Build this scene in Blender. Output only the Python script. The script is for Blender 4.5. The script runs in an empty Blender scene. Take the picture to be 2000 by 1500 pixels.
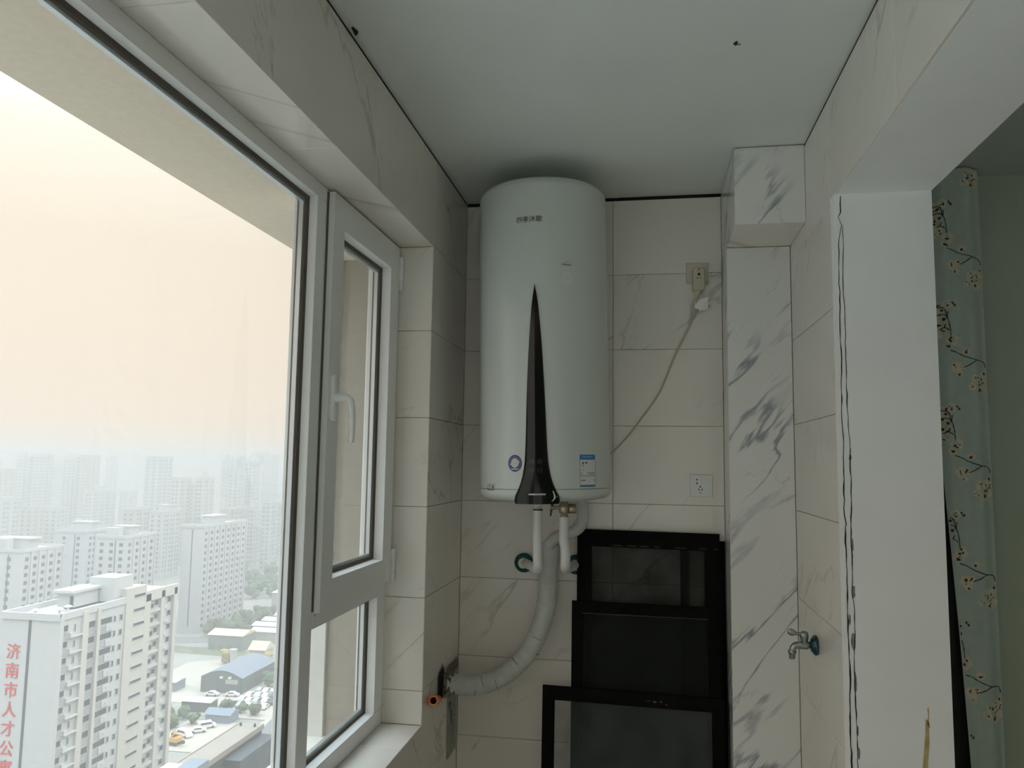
import bpy, bmesh, math, random
from mathutils import Vector, Matrix, Euler
rnd = random.Random(7)
S = bpy.context.scene
COL = S.collection
PI = math.pi

# ------------------------------------------------------------------ camera
def R3(yaw, pitch, roll):
    c, s = math.cos, math.sin
    fwd = Vector((s(yaw)*c(pitch), c(yaw)*c(pitch), s(pitch)))
    right = Vector((c(yaw), -s(yaw), 0))
    up = right.cross(fwd)
    r2 = right*c(roll)+up*s(roll)
    u2 = up*c(roll)-right*s(roll)
    m = Matrix.Identity(3)
    m.col[0] = r2; m.col[1] = u2; m.col[2] = -fwd
    return m
cam = bpy.data.cameras.new('camera')
cam.sensor_width = 36.0
cam.lens = 36.0*1518.34/2000
cam.clip_start = 0.02; cam.clip_end = 6000
camo = bpy.data.objects.new('camera', cam); COL.objects.link(camo)
mw = R3(math.radians(-9.66482356), math.radians(5.73339704), math.radians(0.81984278)).to_4x4()
mw.translation = Vector((0, 0, 1.5))
camo.matrix_world = mw
S.camera = camo

# ------------------------------------------------------------------ world, sun, exposure
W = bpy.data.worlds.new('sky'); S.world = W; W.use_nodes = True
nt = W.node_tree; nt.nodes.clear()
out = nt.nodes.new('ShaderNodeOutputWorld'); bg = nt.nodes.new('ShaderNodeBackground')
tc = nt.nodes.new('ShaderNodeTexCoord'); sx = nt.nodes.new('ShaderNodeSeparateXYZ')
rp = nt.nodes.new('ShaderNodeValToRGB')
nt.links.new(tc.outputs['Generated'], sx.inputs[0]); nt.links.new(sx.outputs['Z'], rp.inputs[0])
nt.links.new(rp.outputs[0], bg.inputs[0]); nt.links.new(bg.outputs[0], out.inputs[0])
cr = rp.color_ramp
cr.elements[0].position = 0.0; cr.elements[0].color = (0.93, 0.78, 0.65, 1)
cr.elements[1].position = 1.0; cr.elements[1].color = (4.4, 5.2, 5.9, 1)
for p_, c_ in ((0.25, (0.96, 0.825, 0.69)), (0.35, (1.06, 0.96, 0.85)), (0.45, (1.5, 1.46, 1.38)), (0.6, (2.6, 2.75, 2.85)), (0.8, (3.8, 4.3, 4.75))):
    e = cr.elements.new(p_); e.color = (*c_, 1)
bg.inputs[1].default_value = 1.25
sun = bpy.data.lights.new('sun', 'SUN'); sun.energy = 0.6; sun.angle = math.radians(12); sun.color = (1.0, 0.92, 0.82)
suno = bpy.data.objects.new('sun', sun); COL.objects.link(suno)
suno.rotation_euler = Vector((-0.60, 0.15, -0.55)).to_track_quat('-Z', 'Y').to_euler()
suno.location = (40, -10, 60)
S.view_settings.view_transform = 'Standard'; S.view_settings.look = 'None'
S.view_settings.gamma = 1.0; S.view_settings.use_curve_mapping = False
S.view_settings.exposure = 0.0
HAZE = 1/490.0
cy = S.cycles
cy.max_bounces = 10; cy.diffuse_bounces = 6; cy.glossy_bounces = 4; cy.transmission_bounces = 4
cy.transparent_max_bounces = 24; cy.volume_bounces = 2
cy.sample_clamp_indirect = 6.0; cy.use_denoising = True
cy.caustics_reflective = False; cy.caustics_refractive = False

# ------------------------------------------------------------------ materials
def nodes(name):
    m = bpy.data.materials.new(name); m.use_nodes = True
    n = m.node_tree; b = n.nodes['Principled BSDF']
    return m, n, b
def mat(name, col, rough=0.5, metal=0.0, spec=0.5, noise=0.0, nscale=20.0, coat=0.0, bump=0.0):
    m, n, b = nodes(name)
    b.inputs['Base Color'].default_value = (*col, 1)
    b.inputs['Roughness'].default_value = rough
    b.inputs['Metallic'].default_value = metal
    b.inputs['Specular IOR Level'].default_value = spec
    b.inputs['Coat Weight'].default_value = coat
    if noise or bump:
        t = n.nodes.new('ShaderNodeTexCoord'); nz = n.nodes.new('ShaderNodeTexNoise')
        nz.inputs['Scale'].default_value = nscale; nz.inputs['Detail'].default_value = 5
        n.links.new(t.outputs['Object'], nz.inputs['Vector'])
        if noise:
            r = n.nodes.new('ShaderNodeValToRGB')
            r.color_ramp.elements[0].position = 0.3; r.color_ramp.elements[1].position = 0.7
            r.color_ramp.elements[0].color = (*[max(0, c*(1-noise)) for c in col], 1)
            r.color_ramp.elements[1].color = (*[min(1, c*(1+noise)) for c in col], 1)
            n.links.new(nz.outputs[0], r.inputs[0]); n.links.new(r.outputs[0], b.inputs['Base Color'])
        if bump:
            bp = n.nodes.new('ShaderNodeBump'); bp.inputs['Strength'].default_value = bump
            bp.inputs['Distance'].default_value = 0.002
            n.links.new(nz.outputs[0], bp.inputs['Height']); n.links.new(bp.outputs[0], b.inputs['Normal'])
    return m

def marble(name, base, vein, amount, width, scale, rough=0.16, angle=50, el=(0.45, 1.7), dist=0.25, mk=(0.45, 0.66)):
    """white glazed tile with diagonal grey veins; every tile object gets its own offset"""
    m, n, b = nodes(name)
    N = n.nodes.new; L = n.links.new
    def math_(op, a, c=None):
        x = N('ShaderNodeMath'); x.operation = op
        for i, v in enumerate((a, c)):
            if v is None: continue
            if isinstance(v, (int, float)): x.inputs[i].default_value = v
            else: L(v, x.inputs[i])
        return x.outputs[0]
    t = N('ShaderNodeTexCoord'); oi = N('ShaderNodeObjectInfo'); s = N('ShaderNodeSeparateXYZ')
    L(t.outputs['Object'], s.inputs[0])
    u = math_('SUBTRACT', s.outputs[0], s.outputs[1])
    z = s.outputs[2]
    ca, sa = math.cos(math.radians(angle)), math.sin(math.radians(angle))
    al = math_('ADD', math_('MULTIPLY', u, ca), math_('MULTIPLY', z, sa))
    ac = math_('ADD', math_('MULTIPLY', u, -sa), math_('MULTIPLY', z, ca))
    off = math_('MULTIPLY', oi.outputs['Random'], 37.0)
    def field(sal, sac, seed, detail, dist):
        c = N('ShaderNodeCombineXYZ')
        L(math_('ADD', math_('MULTIPLY', al, sal), off), c.inputs[0])
        L(math_('MULTIPLY', ac, sac), c.inputs[1])
        c.inputs[2].default_value = seed
        q = N('ShaderNodeTexNoise'); q.inputs['Scale'].default_value = scale
        q.inputs['Detail'].default_value = detail; q.inputs['Distortion'].default_value = dist
        L(c.outputs[0], q.inputs['Vector'])
        return q.outputs[0]
    def line(f, w):
        d = math_('ABSOLUTE', math_('SUBTRACT', f, 0.5))
        mr = N('ShaderNodeMapRange'); mr.interpolation_type = 'SMOOTHSTEP'
        L(d, mr.inputs[0]); mr.inputs[1].default_value = 0; mr.inputs[2].default_value = w
        mr.inputs[3].default_value = 1; mr.inputs[4].default_value = 0
        return mr.outputs[0]
    def mask(f, lo, hi):
        mr = N('ShaderNodeMapRange'); L(f, mr.inputs[0])
        mr.inputs[1].default_value = lo; mr.inputs[2].default_value = hi
        return mr.outputs[0]
    v1 = math_('MULTIPLY', line(field(el[0], el[1], 1.3, 6.0, dist), width), mask(field(1.1, 1.6, 8.1, 2.0, 0), mk[0], mk[1]))
    v2 = math_('MULTIPLY', line(field(0.8, 2.6, 4.7, 5.0, 0.4), width*0.5), mask(field(0.9, 1.1, 2.2, 2.0, 0), 0.5, 0.75))
    v = math_('MINIMUM', math_('ADD', v1, math_('MULTIPLY', v2, 0.7)), 1.0)
    v = math_('MULTIPLY', v, amount)
    cl = mask(field(0.5, 0.9, 6.0, 3.0, 0.3), 0.35, 0.75)
    mx = N('ShaderNodeMix'); mx.data_type = 'RGBA'
    mx.inputs[6].default_value = (*base, 1); mx.inputs[7].default_value = (*[c*0.93 for c in base], 1)
    L(cl, mx.inputs[0])
    m2 = N('ShaderNodeMix'); m2.data_type = 'RGBA'; m2.inputs[7].default_value = (*vein, 1)
    L(v, m2.inputs[0]); L(mx.outputs[2], m2.inputs[6]); L(m2.outputs[2], b.inputs['Base Color'])
    b.inputs['Roughness'].default_value = rough
    return m

M = {}
M['tile'] = marble('wall_tile', (0.765, 0.725, 0.665), (0.36, 0.33, 0.29), 0.62, 0.012, 1.9, 0.16)
M['pier_tile'] = marble('pier_tile', (0.74, 0.74, 0.715), (0.29, 0.32, 0.355), 1.0, 0.024, 3.1, 0.18, 47, (0.30, 1.55), 0.2, (0.36, 0.58))
M['grout'] = mat('grey_grout', (0.50, 0.48, 0.44), 0.9)
M['painted_shade'] = mat('painted_shade_black', (0.012, 0.012, 0.011), 0.9)  # flat black painted for the shade in gaps and the hole
M['ceiling'] = mat('ceiling_panel', (0.72, 0.755, 0.73), 0.45, noise=0.02, nscale=3)
M['plaster'] = mat('white_plaster', (0.85, 0.855, 0.85), 0.85, noise=0.02, nscale=6, bump=0.1)
M['crack'] = mat('crack_dark', (0.03, 0.028, 0.024), 0.95)
M['chip'] = mat('chipped_plaster', (0.24, 0.23, 0.21), 0.95, noise=0.3, nscale=90)
M['smear'] = mat('ochre_smear', (0.46, 0.36, 0.17), 0.8, noise=0.2, nscale=40)
M['pvc'] = mat('window_pvc', (0.82, 0.825, 0.815), 0.35)
M['gasket'] = mat('rubber_gasket', (0.10, 0.083, 0.065), 0.6)
M['spacer'] = mat('aluminium_spacer', (0.55, 0.57, 0.60), 0.3, metal=0.8)
M['facade'] = mat('outer_wall_render', (0.34, 0.31, 0.265), 0.9, noise=0.05, nscale=30, bump=0.3)
M['lit_soffit'] = mat('lit_soffit_render', (0.76, 0.66, 0.54), 0.9, noise=0.04, nscale=60)  # paler copy of the outer render; brightness under the eave put into colour
M['facade_pale'] = mat('pale_outer_band', (0.66, 0.655, 0.61), 0.85, noise=0.04, nscale=12)
M['enamel'] = mat('white_enamel', (0.56, 0.60, 0.57), 0.25, spec=0.5)
M['enamel_seam'] = mat('seam_grey', (0.20, 0.22, 0.22), 0.5)
M['gloss_black'] = mat('gloss_black', (0.0035, 0.0035, 0.0035), 0.16, spec=0.35)
M['print_grey'] = mat('print_grey', (0.10, 0.10, 0.09), 0.5)
M['silver_print'] = mat('silver_print', (0.50, 0.50, 0.48), 0.4)
M['gold_print'] = mat('bronze_print', (0.11, 0.105, 0.065), 0.4, metal=0.3)
M['purple'] = mat('purple_print', (0.06, 0.045, 0.17), 0.5)
M['lilac'] = mat('lilac_print', (0.32, 0.28, 0.50), 0.5)
M['paper'] = mat('paper_white', (0.62, 0.64, 0.63), 0.6)
M['blue'] = mat('label_blue', (0.02, 0.19, 0.42), 0.5)
M['blue_light'] = mat('label_light_blue', (0.12, 0.32, 0.58), 0.5)
M['ink'] = mat('label_ink', (0.06, 0.075, 0.08), 0.6)
M['ochre_print'] = mat('ochre_print', (0.25, 0.22, 0.09), 0.6)
M['peel'] = mat('glue_mark', (0.58, 0.585, 0.53), 0.6)
M['pipe'] = mat('white_pipe_sleeve', (0.64, 0.655, 0.635), 0.45)
M['hose'] = mat('wrapped_hose', (0.50, 0.52, 0.49), 0.6, noise=0.07, nscale=25, bump=0.3)
M['brass'] = mat('nickel_valve', (0.42, 0.37, 0.27), 0.35, metal=0.9)
M['white_nut'] = mat('white_nut', (0.65, 0.64, 0.58), 0.5)
M['black'] = mat('black_plastic', (0.008, 0.008, 0.008), 0.45)
M['teal'] = mat('teal_escutcheon', (0.006, 0.085, 0.085), 0.22)
M['teal_dark'] = mat('dark_teal_rose', (0.004, 0.05, 0.068), 0.15)
M['chrome'] = mat('worn_chrome', (0.30, 0.325, 0.32), 0.30, metal=0.85)
M['orange'] = mat('orange_pipe', (0.85, 0.27, 0.085), 0.4)
M['orange_in'] = mat('orange_pipe_inside', (0.55, 0.10, 0.02), 0.5)
M['cement'] = mat('broken_cement', (0.17, 0.15, 0.115), 0.95, noise=0.35, nscale=60, bump=0.6)
M['olive_strip'] = mat('grey_green_strip', (0.30, 0.31, 0.265), 0.7, noise=0.12, nscale=30)
M['plate'] = mat('socket_white', (0.69, 0.705, 0.685), 0.35)
M['plug'] = mat('yellowed_plug', (0.52, 0.47, 0.34), 0.45)
M['old_plate'] = mat('aged_socket', (0.60, 0.56, 0.47), 0.45)
M['cord'] = mat('beige_cord', (0.50, 0.46, 0.34), 0.55)
M['tagpaper'] = mat('white_tag', (0.86, 0.85, 0.80), 0.6)
M['screen_frame'] = mat('black_aluminium', (0.0035, 0.0033, 0.003), 0.75, spec=0.12, noise=0.5, nscale=30)
M['screen_dust'] = mat('dust_mark', (0.10, 0.098, 0.09), 0.9)
M['wallpaper'] = mat('sage_wall', (0.46, 0.51, 0.42), 0.85, noise=0.03, nscale=150)
M['curtain'] = mat('pale_blue_cloth', (0.52, 0.60, 0.555), 0.85, noise=0.04, nscale=40, bump=0.2)
M['petal'] = mat('petal_print', (0.74, 0.67, 0.53), 0.85, noise=0.10, nscale=80)
M['bud'] = mat('bud_print', (0.10, 0.058, 0.028), 0.85)
M['twig'] = mat('twig_print', (0.055, 0.055, 0.052), 0.85)
M['dim_ceiling'] = mat('neighbour_ceiling', (0.55, 0.58, 0.55), 0.8)
M['floor'] = mat('floor_tile', (0.62, 0.58, 0.52), 0.3, noise=0.05, nscale=5)
M['dark_panel'] = mat('dark_brown_panel', (0.010, 0.009, 0.008), 0.6)

def glass(name, tint=(0.96, 0.975, 0.965), refl=0.9, dirt=0.03):
    m = bpy.data.materials.new(name); m.use_nodes = True; n = m.node_tree; n.nodes.clear()
    o = n.nodes.new('ShaderNodeOutputMaterial'); mix = n.nodes.new('ShaderNodeMixShader')
    tr = n.nodes.new('ShaderNodeBsdfTransparent'); gl = n.nodes.new('ShaderNodeBsdfGlossy')
    # Schlick reflectance that is the same on both faces of the sheet
    ge = n.nodes.new('ShaderNodeNewGeometry'); dt = n.nodes.new('ShaderNodeVectorMath'); dt.operation = 'DOT_PRODUCT'
    n.links.new(ge.outputs['Normal'], dt.inputs[0]); n.links.new(ge.outputs['Incoming'], dt.inputs[1])
    def mth(op, a, b=None):
        x = n.nodes.new('ShaderNodeMath'); x.operation = op
        for i, v in enumerate((a, b)):
            if v is None: continue
            if isinstance(v, (int, float)): x.inputs[i].default_value = v
            else: n.links.new(v, x.inputs[i])
        return x.outputs[0]
    pw = mth('POWER', mth('SUBTRACT', 1.0, mth('ABSOLUTE', dt.outputs['Value'])), 5.0)
    fre = mth('MULTIPLY', mth('ADD', mth('MULTIPLY', pw, 0.96), 0.04), refl)
    tr.inputs[0].default_value = (*tint, 1); gl.inputs['Roughness'].default_value = 0.0
    df = n.nodes.new('ShaderNodeBsdfDiffuse'); df.inputs[0].default_value = (0.7, 0.69, 0.66, 1)
    m2 = n.nodes.new('ShaderNodeMixShader'); m2.inputs[0].default_value = dirt
    n.links.new(fre, mix.inputs[0])
    n.links.new(tr.outputs[0], mix.inputs[1]); n.links.new(gl.outputs[0], mix.inputs[2])
    n.links.new(mix.outputs[0], m2.inputs[1]); n.links.new(df.outputs[0], m2.inputs[2])
    n.links.new(m2.outputs[0], o.inputs[0])
    return m
M['glass'] = glass('window_glass')
def mesh_cloth(name, col, opacity):
    m = bpy.data.materials.new(name); m.use_nodes = True; n = m.node_tree; n.nodes.clear()
    o = n.nodes.new('ShaderNodeOutputMaterial'); mix = n.nodes.new('ShaderNodeMixShader')
    tr = n.nodes.new('ShaderNodeBsdfTransparent'); df = n.nodes.new('ShaderNodeBsdfDiffuse')
    t = n.nodes.new('ShaderNodeTexCoord'); nz = n.nodes.new('ShaderNodeTexNoise'); nz.inputs['Scale'].default_value = 9
    r = n.nodes.new('ShaderNodeMapRange'); r.inputs[3].default_value = opacity-0.12; r.inputs[4].default_value = opacity+0.12
    df.inputs[0].default_value = (*col, 1)
    n.links.new(t.outputs['Object'], nz.inputs['Vector']); n.links.new(nz.outputs[0], r.inputs[0])
    n.links.new(r.outputs[0], mix.inputs[0]); n.links.new(tr.outputs[0], mix.inputs[1]); n.links.new(df.outputs[0], mix.inputs[2])
    n.links.new(mix.outputs[0], o.inputs[0])
    return m
M['mesh'] = mesh_cloth('insect_mesh', (0.022, 0.026, 0.023), 0.50)
M['mesh_clean'] = mesh_cloth('clean_insect_mesh', (0.16, 0.18, 0.18), 0.16)

# ------------------------------------------------------------------ mesh helpers
class MB:
    def __init__(s): s.v = []; s.f = []; s.mi = []; s.sm = []
    def add(s, vs, fs, mi=0, smooth=False):
        o = len(s.v); s.v += [tuple(v) for v in vs]
        for f in fs: s.f.append([i+o for i in f]); s.mi.append(mi); s.sm.append(smooth)
        return s
    def box(s, x0, x1, y0, y1, z0, z1, mi=0):
        return s.add([(x0,y0,z0),(x1,y0,z0),(x1,y1,z0),(x0,y1,z0),(x0,y0,z1),(x1,y0,z1),(x1,y1,z1),(x0,y1,z1)],
                     [(0,3,2,1),(4,5,6,7),(0,1,5,4),(1,2,6,5),(2,3,7,6),(3,0,4,7)], mi)
    def hexa(s, p, mi=0):
        """8 corner points: bottom ring 0-3, top ring 4-7"""
        return s.add(p, [(0,3,2,1),(4,5,6,7),(0,1,5,4),(1,2,6,5),(2,3,7,6),(3,0,4,7)], mi)
    def tube(s, pts, rad, n=14, mi=0, caps=True, smooth=True):
        pts = [Vector(p) for p in pts]; k = len(pts)
        if not isinstance(rad, (list, tuple)): rad = [rad]*k
        up = None; rings = []
        for i, p in enumerate(pts):
            d = (pts[min(i+1, k-1)]-pts[max(i-1, 0)]).normalized()
            if up is None:
                up = Vector((0,0,1)) if abs(d.z) < 0.9 else Vector((1,0,0))
            up = (up-d*up.dot(d)).normalized(); b = d.cross(up)
            rings.append([p+(up*math.cos(2*PI*j/n)+b*math.sin(2*PI*j/n))*rad[i] for j in range(n)])
        vs = [v for r in rings for v in r]
        fs = [(i*n+j, i*n+(j+1) % n, (i+1)*n+(j+1) % n, (i+1)*n+j) for i in range(k-1) for j in range(n)]
        s.add(vs, fs, mi, smooth)
        if caps: s.add(rings[0], [tuple(range(n))[::-1]], mi); s.add(rings[-1], [tuple(range(n))], mi)
        return s
    def lathe(s, prof, origin, axis=(0,0,1), n=32, mi=0, smooth=True, caps=True):
        """profile of (radius, distance along axis)"""
        a = Vector(axis).normalized(); q = Vector((0,0,1)).rotation_difference(a); o = Vector(origin)
        rings = [[o+q @ Vector((r*math.cos(2*PI*j/n), r*math.sin(2*PI*j/n), h)) for j in range(n)] for r, h in prof]
        vs = [v for r in rings for v in r]; k = len(prof)
        fs = [(i*n+j, i*n+(j+1) % n, (i+1)*n+(j+1) % n, (i+1)*n+j) for i in range(k-1) for j in range(n)]
        s.add(vs, fs, mi, smooth)
        if caps: s.add(rings[0], [tuple(range(n))[::-1]], mi); s.add(rings[-1], [tuple(range(n))], mi)
        return s
    def build(s, name, mats, parent=None, kind=None, off=(0,0,0), label=None, bevel=0, recalc=True):
        me = bpy.data.meshes.new(name)
        o = Vector(off)
        me.from_pydata([tuple(Vector(v)-o) for v in s.v], [], s.f)
        if not isinstance(mats, (list, tuple)): mats = [mats]
        for m in mats: me.materials.append(m)
        me.polygons.foreach_set('material_index', s.mi)
        me.polygons.foreach_set('use_smooth', s.sm)
        if recalc:
            b = bmesh.new(); b.from_mesh(me); bmesh.ops.recalc_face_normals(b, faces=b.faces[:]); b.to_mesh(me); b.free()
        me.update()
        ob = bpy.data.objects.new(name, me); COL.objects.link(ob)
        if parent is not None: ob.parent = parent
        if kind: ob['kind'] = kind
        if label: ob['label'] = label
        if bevel:
            bv = ob.modifiers.new('bevel', 'BEVEL'); bv.width = bevel; bv.segments = 2; bv.limit_method = 'ANGLE'
        return ob

def tag(o, label, cat, group=None, kind=None):
    o['label'] = label; o['category'] = cat
    if group: o['group'] = group
    if kind: o['kind'] = kind
    return o
def thing(name, loc, label=None, cat=None, group=None, kind=None):
    o = bpy.data.objects.new(name, None); COL.objects.link(o); o.location = loc
    o.empty_display_size = 0.1
    if label: o['label'] = label
    if cat: o['category'] = cat
    if group: o['group'] = group
    if kind: o['kind'] = kind
    return o
def struct(name, mb, m, label=None, cat=None):
    o = mb.build(name, m, kind='structure')
    if label: o['label'] = label
    if cat: o['category'] = cat
    return o
def smooth_path(pts, n=6):
    pts = [Vector(p) for p in pts]; res = []
    for i in range(len(pts)-1):
        p0 = pts[max(i-1, 0)]; p1 = pts[i]; p2 = pts[i+1]; p3 = pts[min(i+2, len(pts)-1)]
        for k in range(n):
            t = k/n
            res.append(0.5*((2*p1)+(p2-p0)*t+(2*p0-5*p1+4*p2-p3)*t*t+(3*p1-p0-3*p2+p3)*t**3))
    res.append(pts[-1]); return res
def text_mesh(body, size, bold=0.0):
    """flat lettering in the XY plane, origin at the text's centre"""
    cu = bpy.data.curves.new('lettering', 'FONT'); cu.body = body; cu.size = size; cu.offset = bold
    cu.align_x = 'CENTER'; cu.align_y = 'CENTER'; cu.resolution_u = 3
    o = bpy.data.objects.new('lettering', cu); COL.objects.link(o)
    bpy.context.view_layer.update()
    dg = bpy.context.evaluated_depsgraph_get()
    me = bpy.data.meshes.new_from_object(o.evaluated_get(dg))
    vs = [v.co.copy() for v in me.vertices]; fs = [tuple(p.vertices) for p in me.polygons]
    bpy.data.objects.remove(o); bpy.data.curves.remove(cu); bpy.data.meshes.remove(me)
    return vs, fs

# ------------------------------------------------------------------ room dimensions (metres)
XL, XR, YB, ZC = -0.7237, 0.530, 3.080, 2.5705
YF = -1.75                        # wall behind the camera
ROWS = [2.251-0.302*k for k in range(8)]       # horizontal tile joints
YJ, XJ, ZL = 2.245, 0.785, 2.263  # opening: far jamb, wall thickness, lintel
SB = 0.008                        # tile thickness
WY0, WY1, WZ0, WZ1 = -1.55, 2.575, 0.632, 2.247   # window hole
G = 0.0007                        # half joint

def row_bounds(z0, z1):
    zs = [z for z in ROWS if z0+0.02 < z < z1-0.02]
    zs = [z0]+sorted(zs)+[z1]
    return list(zip(zs[:-1], zs[1:]))
def splits(a, b, start, step=0.6):
    xs = []; x = start
    while x > a: x -= step
    while x < b:
        if a+0.02 < x < b-0.02: xs.append(x)
        x += step
    xs = [a]+xs+[b]
    return list(zip(xs[:-1], xs[1:]))
def tile(parent, axis, plane, sgn, u0, u1, v0, v1, m):
    """one glazed tile with a chamfered face. axis: normal axis; sgn: direction of the face"""
    mb = MB(); u0 += G; u1 -= G; v0 += G; v1 -= G; c = 0.0012
    back, mid, face = plane-sgn*SB, plane-sgn*c, plane
    def P(d, u, v): return {0: (d, u, v), 1: (u, d, v), 2: (u, v, d)}[axis]
    vs = []
    for d, k in ((back, 0), (mid, 0), (face, c)):
        vs += [P(d, u0+k, v0+k), P(d, u1-k, v0+k), P(d, u1-k, v1-k), P(d, u0+k, v1-k)]
    fs = [(8,9,10,11)]
    for r in (0, 4):
        for i in range(4): fs.append((r+i, r+(i+1) % 4, r+4+(i+1) % 4, r+4+i))
    fs.append((3,2,1,0))
    mb.add(vs, fs)
    return mb.build('tile', m, parent)

# ---- floor and ceiling
fl = struct('floor', MB().box(-0.93, 3.6, YF-0.2, YB+0.2, -0.15, -0.010), M['grout'])
for a, b in splits(XL, XR, XL):
    for c, d in splits(YF, YB, YB):
        tile(fl, 2, 0.0, 1, a, b, c, d, M['floor'])
ce = struct('ceiling', MB().box(XL-0.01, XR+0.01, YF, YB+0.01, ZC, ZC+0.12), M['ceiling'])
mb = MB()
for i in range(9):
    r = 0.0085*(1+0.35*rnd.uniform(-1, 1)); a = 2*PI*i/9
    mb.v.append((0.234+r*math.cos(a)*0.8, 1.95+r*math.sin(a)*1.5, ZC-0.0012))
mb.f.append(list(range(9))); mb.mi.append(0); mb.sm.append(False)
mb.build('hole_mark', M['crack'], ce)
MB().lathe([(0.0035, 0), (0.003, 0.001)], (0.243, 1.957, ZC-0.0012), (0,0,-1), 8).build('plaster_fleck', M['chip'], ce)
MB().tube([(XL+0.012, 1.74, ZC-0.002), (XL+0.016, 1.755, ZC-0.006), (XL+0.010, 1.77, ZC-0.003)], [0.003, 0.006, 0.003], 8).build('gap_fleck', M['crack'], ce)

# ---- back wall
wb = struct('wall_back', MB().box(-0.93, XR+0.4, YB+SB, YB+0.2, 0, ZC+0.1), M['grout'])
for a, b in ((XL, -0.12), (-0.12, 0.303)):
    for c, d in row_bounds(0, 2.557):
        tile(wb, 1, YB, -1, a, b, c, d, M['tile'])
MB().box(XL, 0.303, YB+0.003, YB+SB, 2.558, ZC).build('gap_shade_strip', M['painted_shade'], wb)  # black strip paints the shade in the ceiling gap
# the end of the balcony behind the camera: parapet, with windows added to light the rooms
q = MB().box(-0.93, 3.6, YF-0.2, YF, 0, 0.45).box(-0.93, 3.6, YF-0.2, YF, 2.48, ZC+0.1).box(XR-0.02, 1.1, YF-0.2, YF, 0.45, 2.48).box(1.1, 2.3, YF-0.2, YF, 0.45, 0.9).box(1.1, 2.3, YF-0.2, YF, 2.3, 2.48).box(2.3, 3.6, YF-0.2, YF, 0.45, 2.48).box(-0.93, XL+0.02, YF-0.2, YF, 0.45, 2.48)
struct('wall_front', q, M['plaster'])
w2 = thing('added_window_2', (0, YF-0.1, 0.45), kind='structure')  # unseen window added for more daylight on camera-facing surfaces
q = MB()
for a in ((XL+.02, XR-.02, .45, .51), (XL+.02, XR-.02, 2.42, 2.48), (XL+.02, XL+.08, .51, 2.42), (XR-.08, XR-.02, .51, 2.42), (-.13, -.07, .51, 2.42)): q.box(a[0], a[1], YF-.13, YF-.07, a[2], a[3])
q.build('frame', M['pvc'], w2, off=w2.location.copy())
MB().box(XL+.08, XR-.08, YF-.105, YF-.10, .51, 2.42).build('pane', M['glass'], w2, off=w2.location.copy())

w3 = thing('added_window_3', (1.7, YF-0.1, 0.9), kind='structure')  # unseen window added to brighten the curtain and left wall
q = MB()
for a in ((1.1, 2.3, .9, .96), (1.1, 2.3, 2.24, 2.3), (1.1, 1.16, .96, 2.24), (2.24, 2.3, .96, 2.24), (1.67, 1.73, .96, 2.24)): q.box(a[0], a[1], YF-.13, YF-.07, a[2], a[3])
q.build('frame', M['pvc'], w3, off=w3.location.copy())
MB().box(1.16, 2.24, YF-.105, YF-.10, .96, 2.24).build('pane', M['glass'], w3, off=w3.location.copy())

# ---- left wall around the window, sills and outer reveal
mb = MB()
mb.box(-0.93, XL-SB, WY1+SB, YB+0.2, 0, ZC+0.1)
mb.box(-0.93, XL-SB, YF-0.2, WY0, 0, ZC+0.1)
mb.box(-0.93, XL-SB, WY0, WY1+SB, 0, WZ0-SB)
mb.box(-0.93, XL-SB, WY0, WY1+SB, WZ1+SB, ZC+0.1)
wl = struct('wall_left', mb, M['grout'])
for c, d in row_bounds(0, 2.562): tile(wl, 0, XL, 1, WY1, YB, c, d, M['tile'])
for a, b in splits(YF, WY1, WY1):
    tile(wl, 0, XL, 1, a, b, WZ1, 2.562, M['tile'])
    for c, d in row_bounds(0, WZ0): tile(wl, 0, XL, 1, a, b, c, d, M['tile'])
MB().box(XL-SB-.001, XL-0.002, YF, YB, 2.5625, ZC).build('gap_shade_strip', M['painted_shade'], wl)  # painted shade along the left ceiling edge
for c, d in row_bounds(WZ0, WZ1): tile(wl, 1, WY1, -1, -0.868, XL, c, d, M['tile'])
for a, b in splits(WY0, WY1, 1.105): tile(wl, 2, WZ1, -1, -0.868, XL, a, b, M['tile'])
for a, b in splits(WY0, WY1, 2.365): tile(wl, 2, WZ0, 1, -0.868, XL, a, b, M['tile'])
for a, b in ((YF, WY0),):
    for c, d in row_bounds(WZ0, WZ1): tile(wl, 0, XL, 1, a, b, c, d, M['tile'])
mb = MB()
mb.box(-1.183, -0.931, -1.95, 3.9, 2.224, 3.1); mb.box(-1.075, -0.931, 2.60, 3.9, -1.2, 2.214)
mb.box(-1.12, -0.931, -1.95, 2.60, -1.2, 0.552); mb.box(-1.183, -0.931, -1.95, -1.6, 0.552, 2.214)
mb.box(-1.183, 3.7, -1.95, 3.9, 2.75, 3.1); mb.box(-1.183, 3.7, 3.35, 3.9, -1.2, 2.75); mb.box(3.65, 3.85, -1.95, 3.9, -1.2, 3.1)
mb.box(-1.183, 3.85, -1.95, 3.9, -1.4, -0.16)
struct('wall_outer', mb, M['facade'], 'roughcast outside wall with deep reveal around the window', 'wall')
struct('trim_4', MB().box(-1.184, -0.9305, -1.95, 3.9, 2.2135, 2.2238), M['lit_soffit'])
struct('trim_1', MB().box(-1.19, -1.074, 2.585, 3.9, -1.2, 2.2135), M['facade_pale'])
struct('trim_2', MB().box(-1.13, -0.931, -1.6, 2.60, 0.5525, 0.568), M['facade_pale'])

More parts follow.
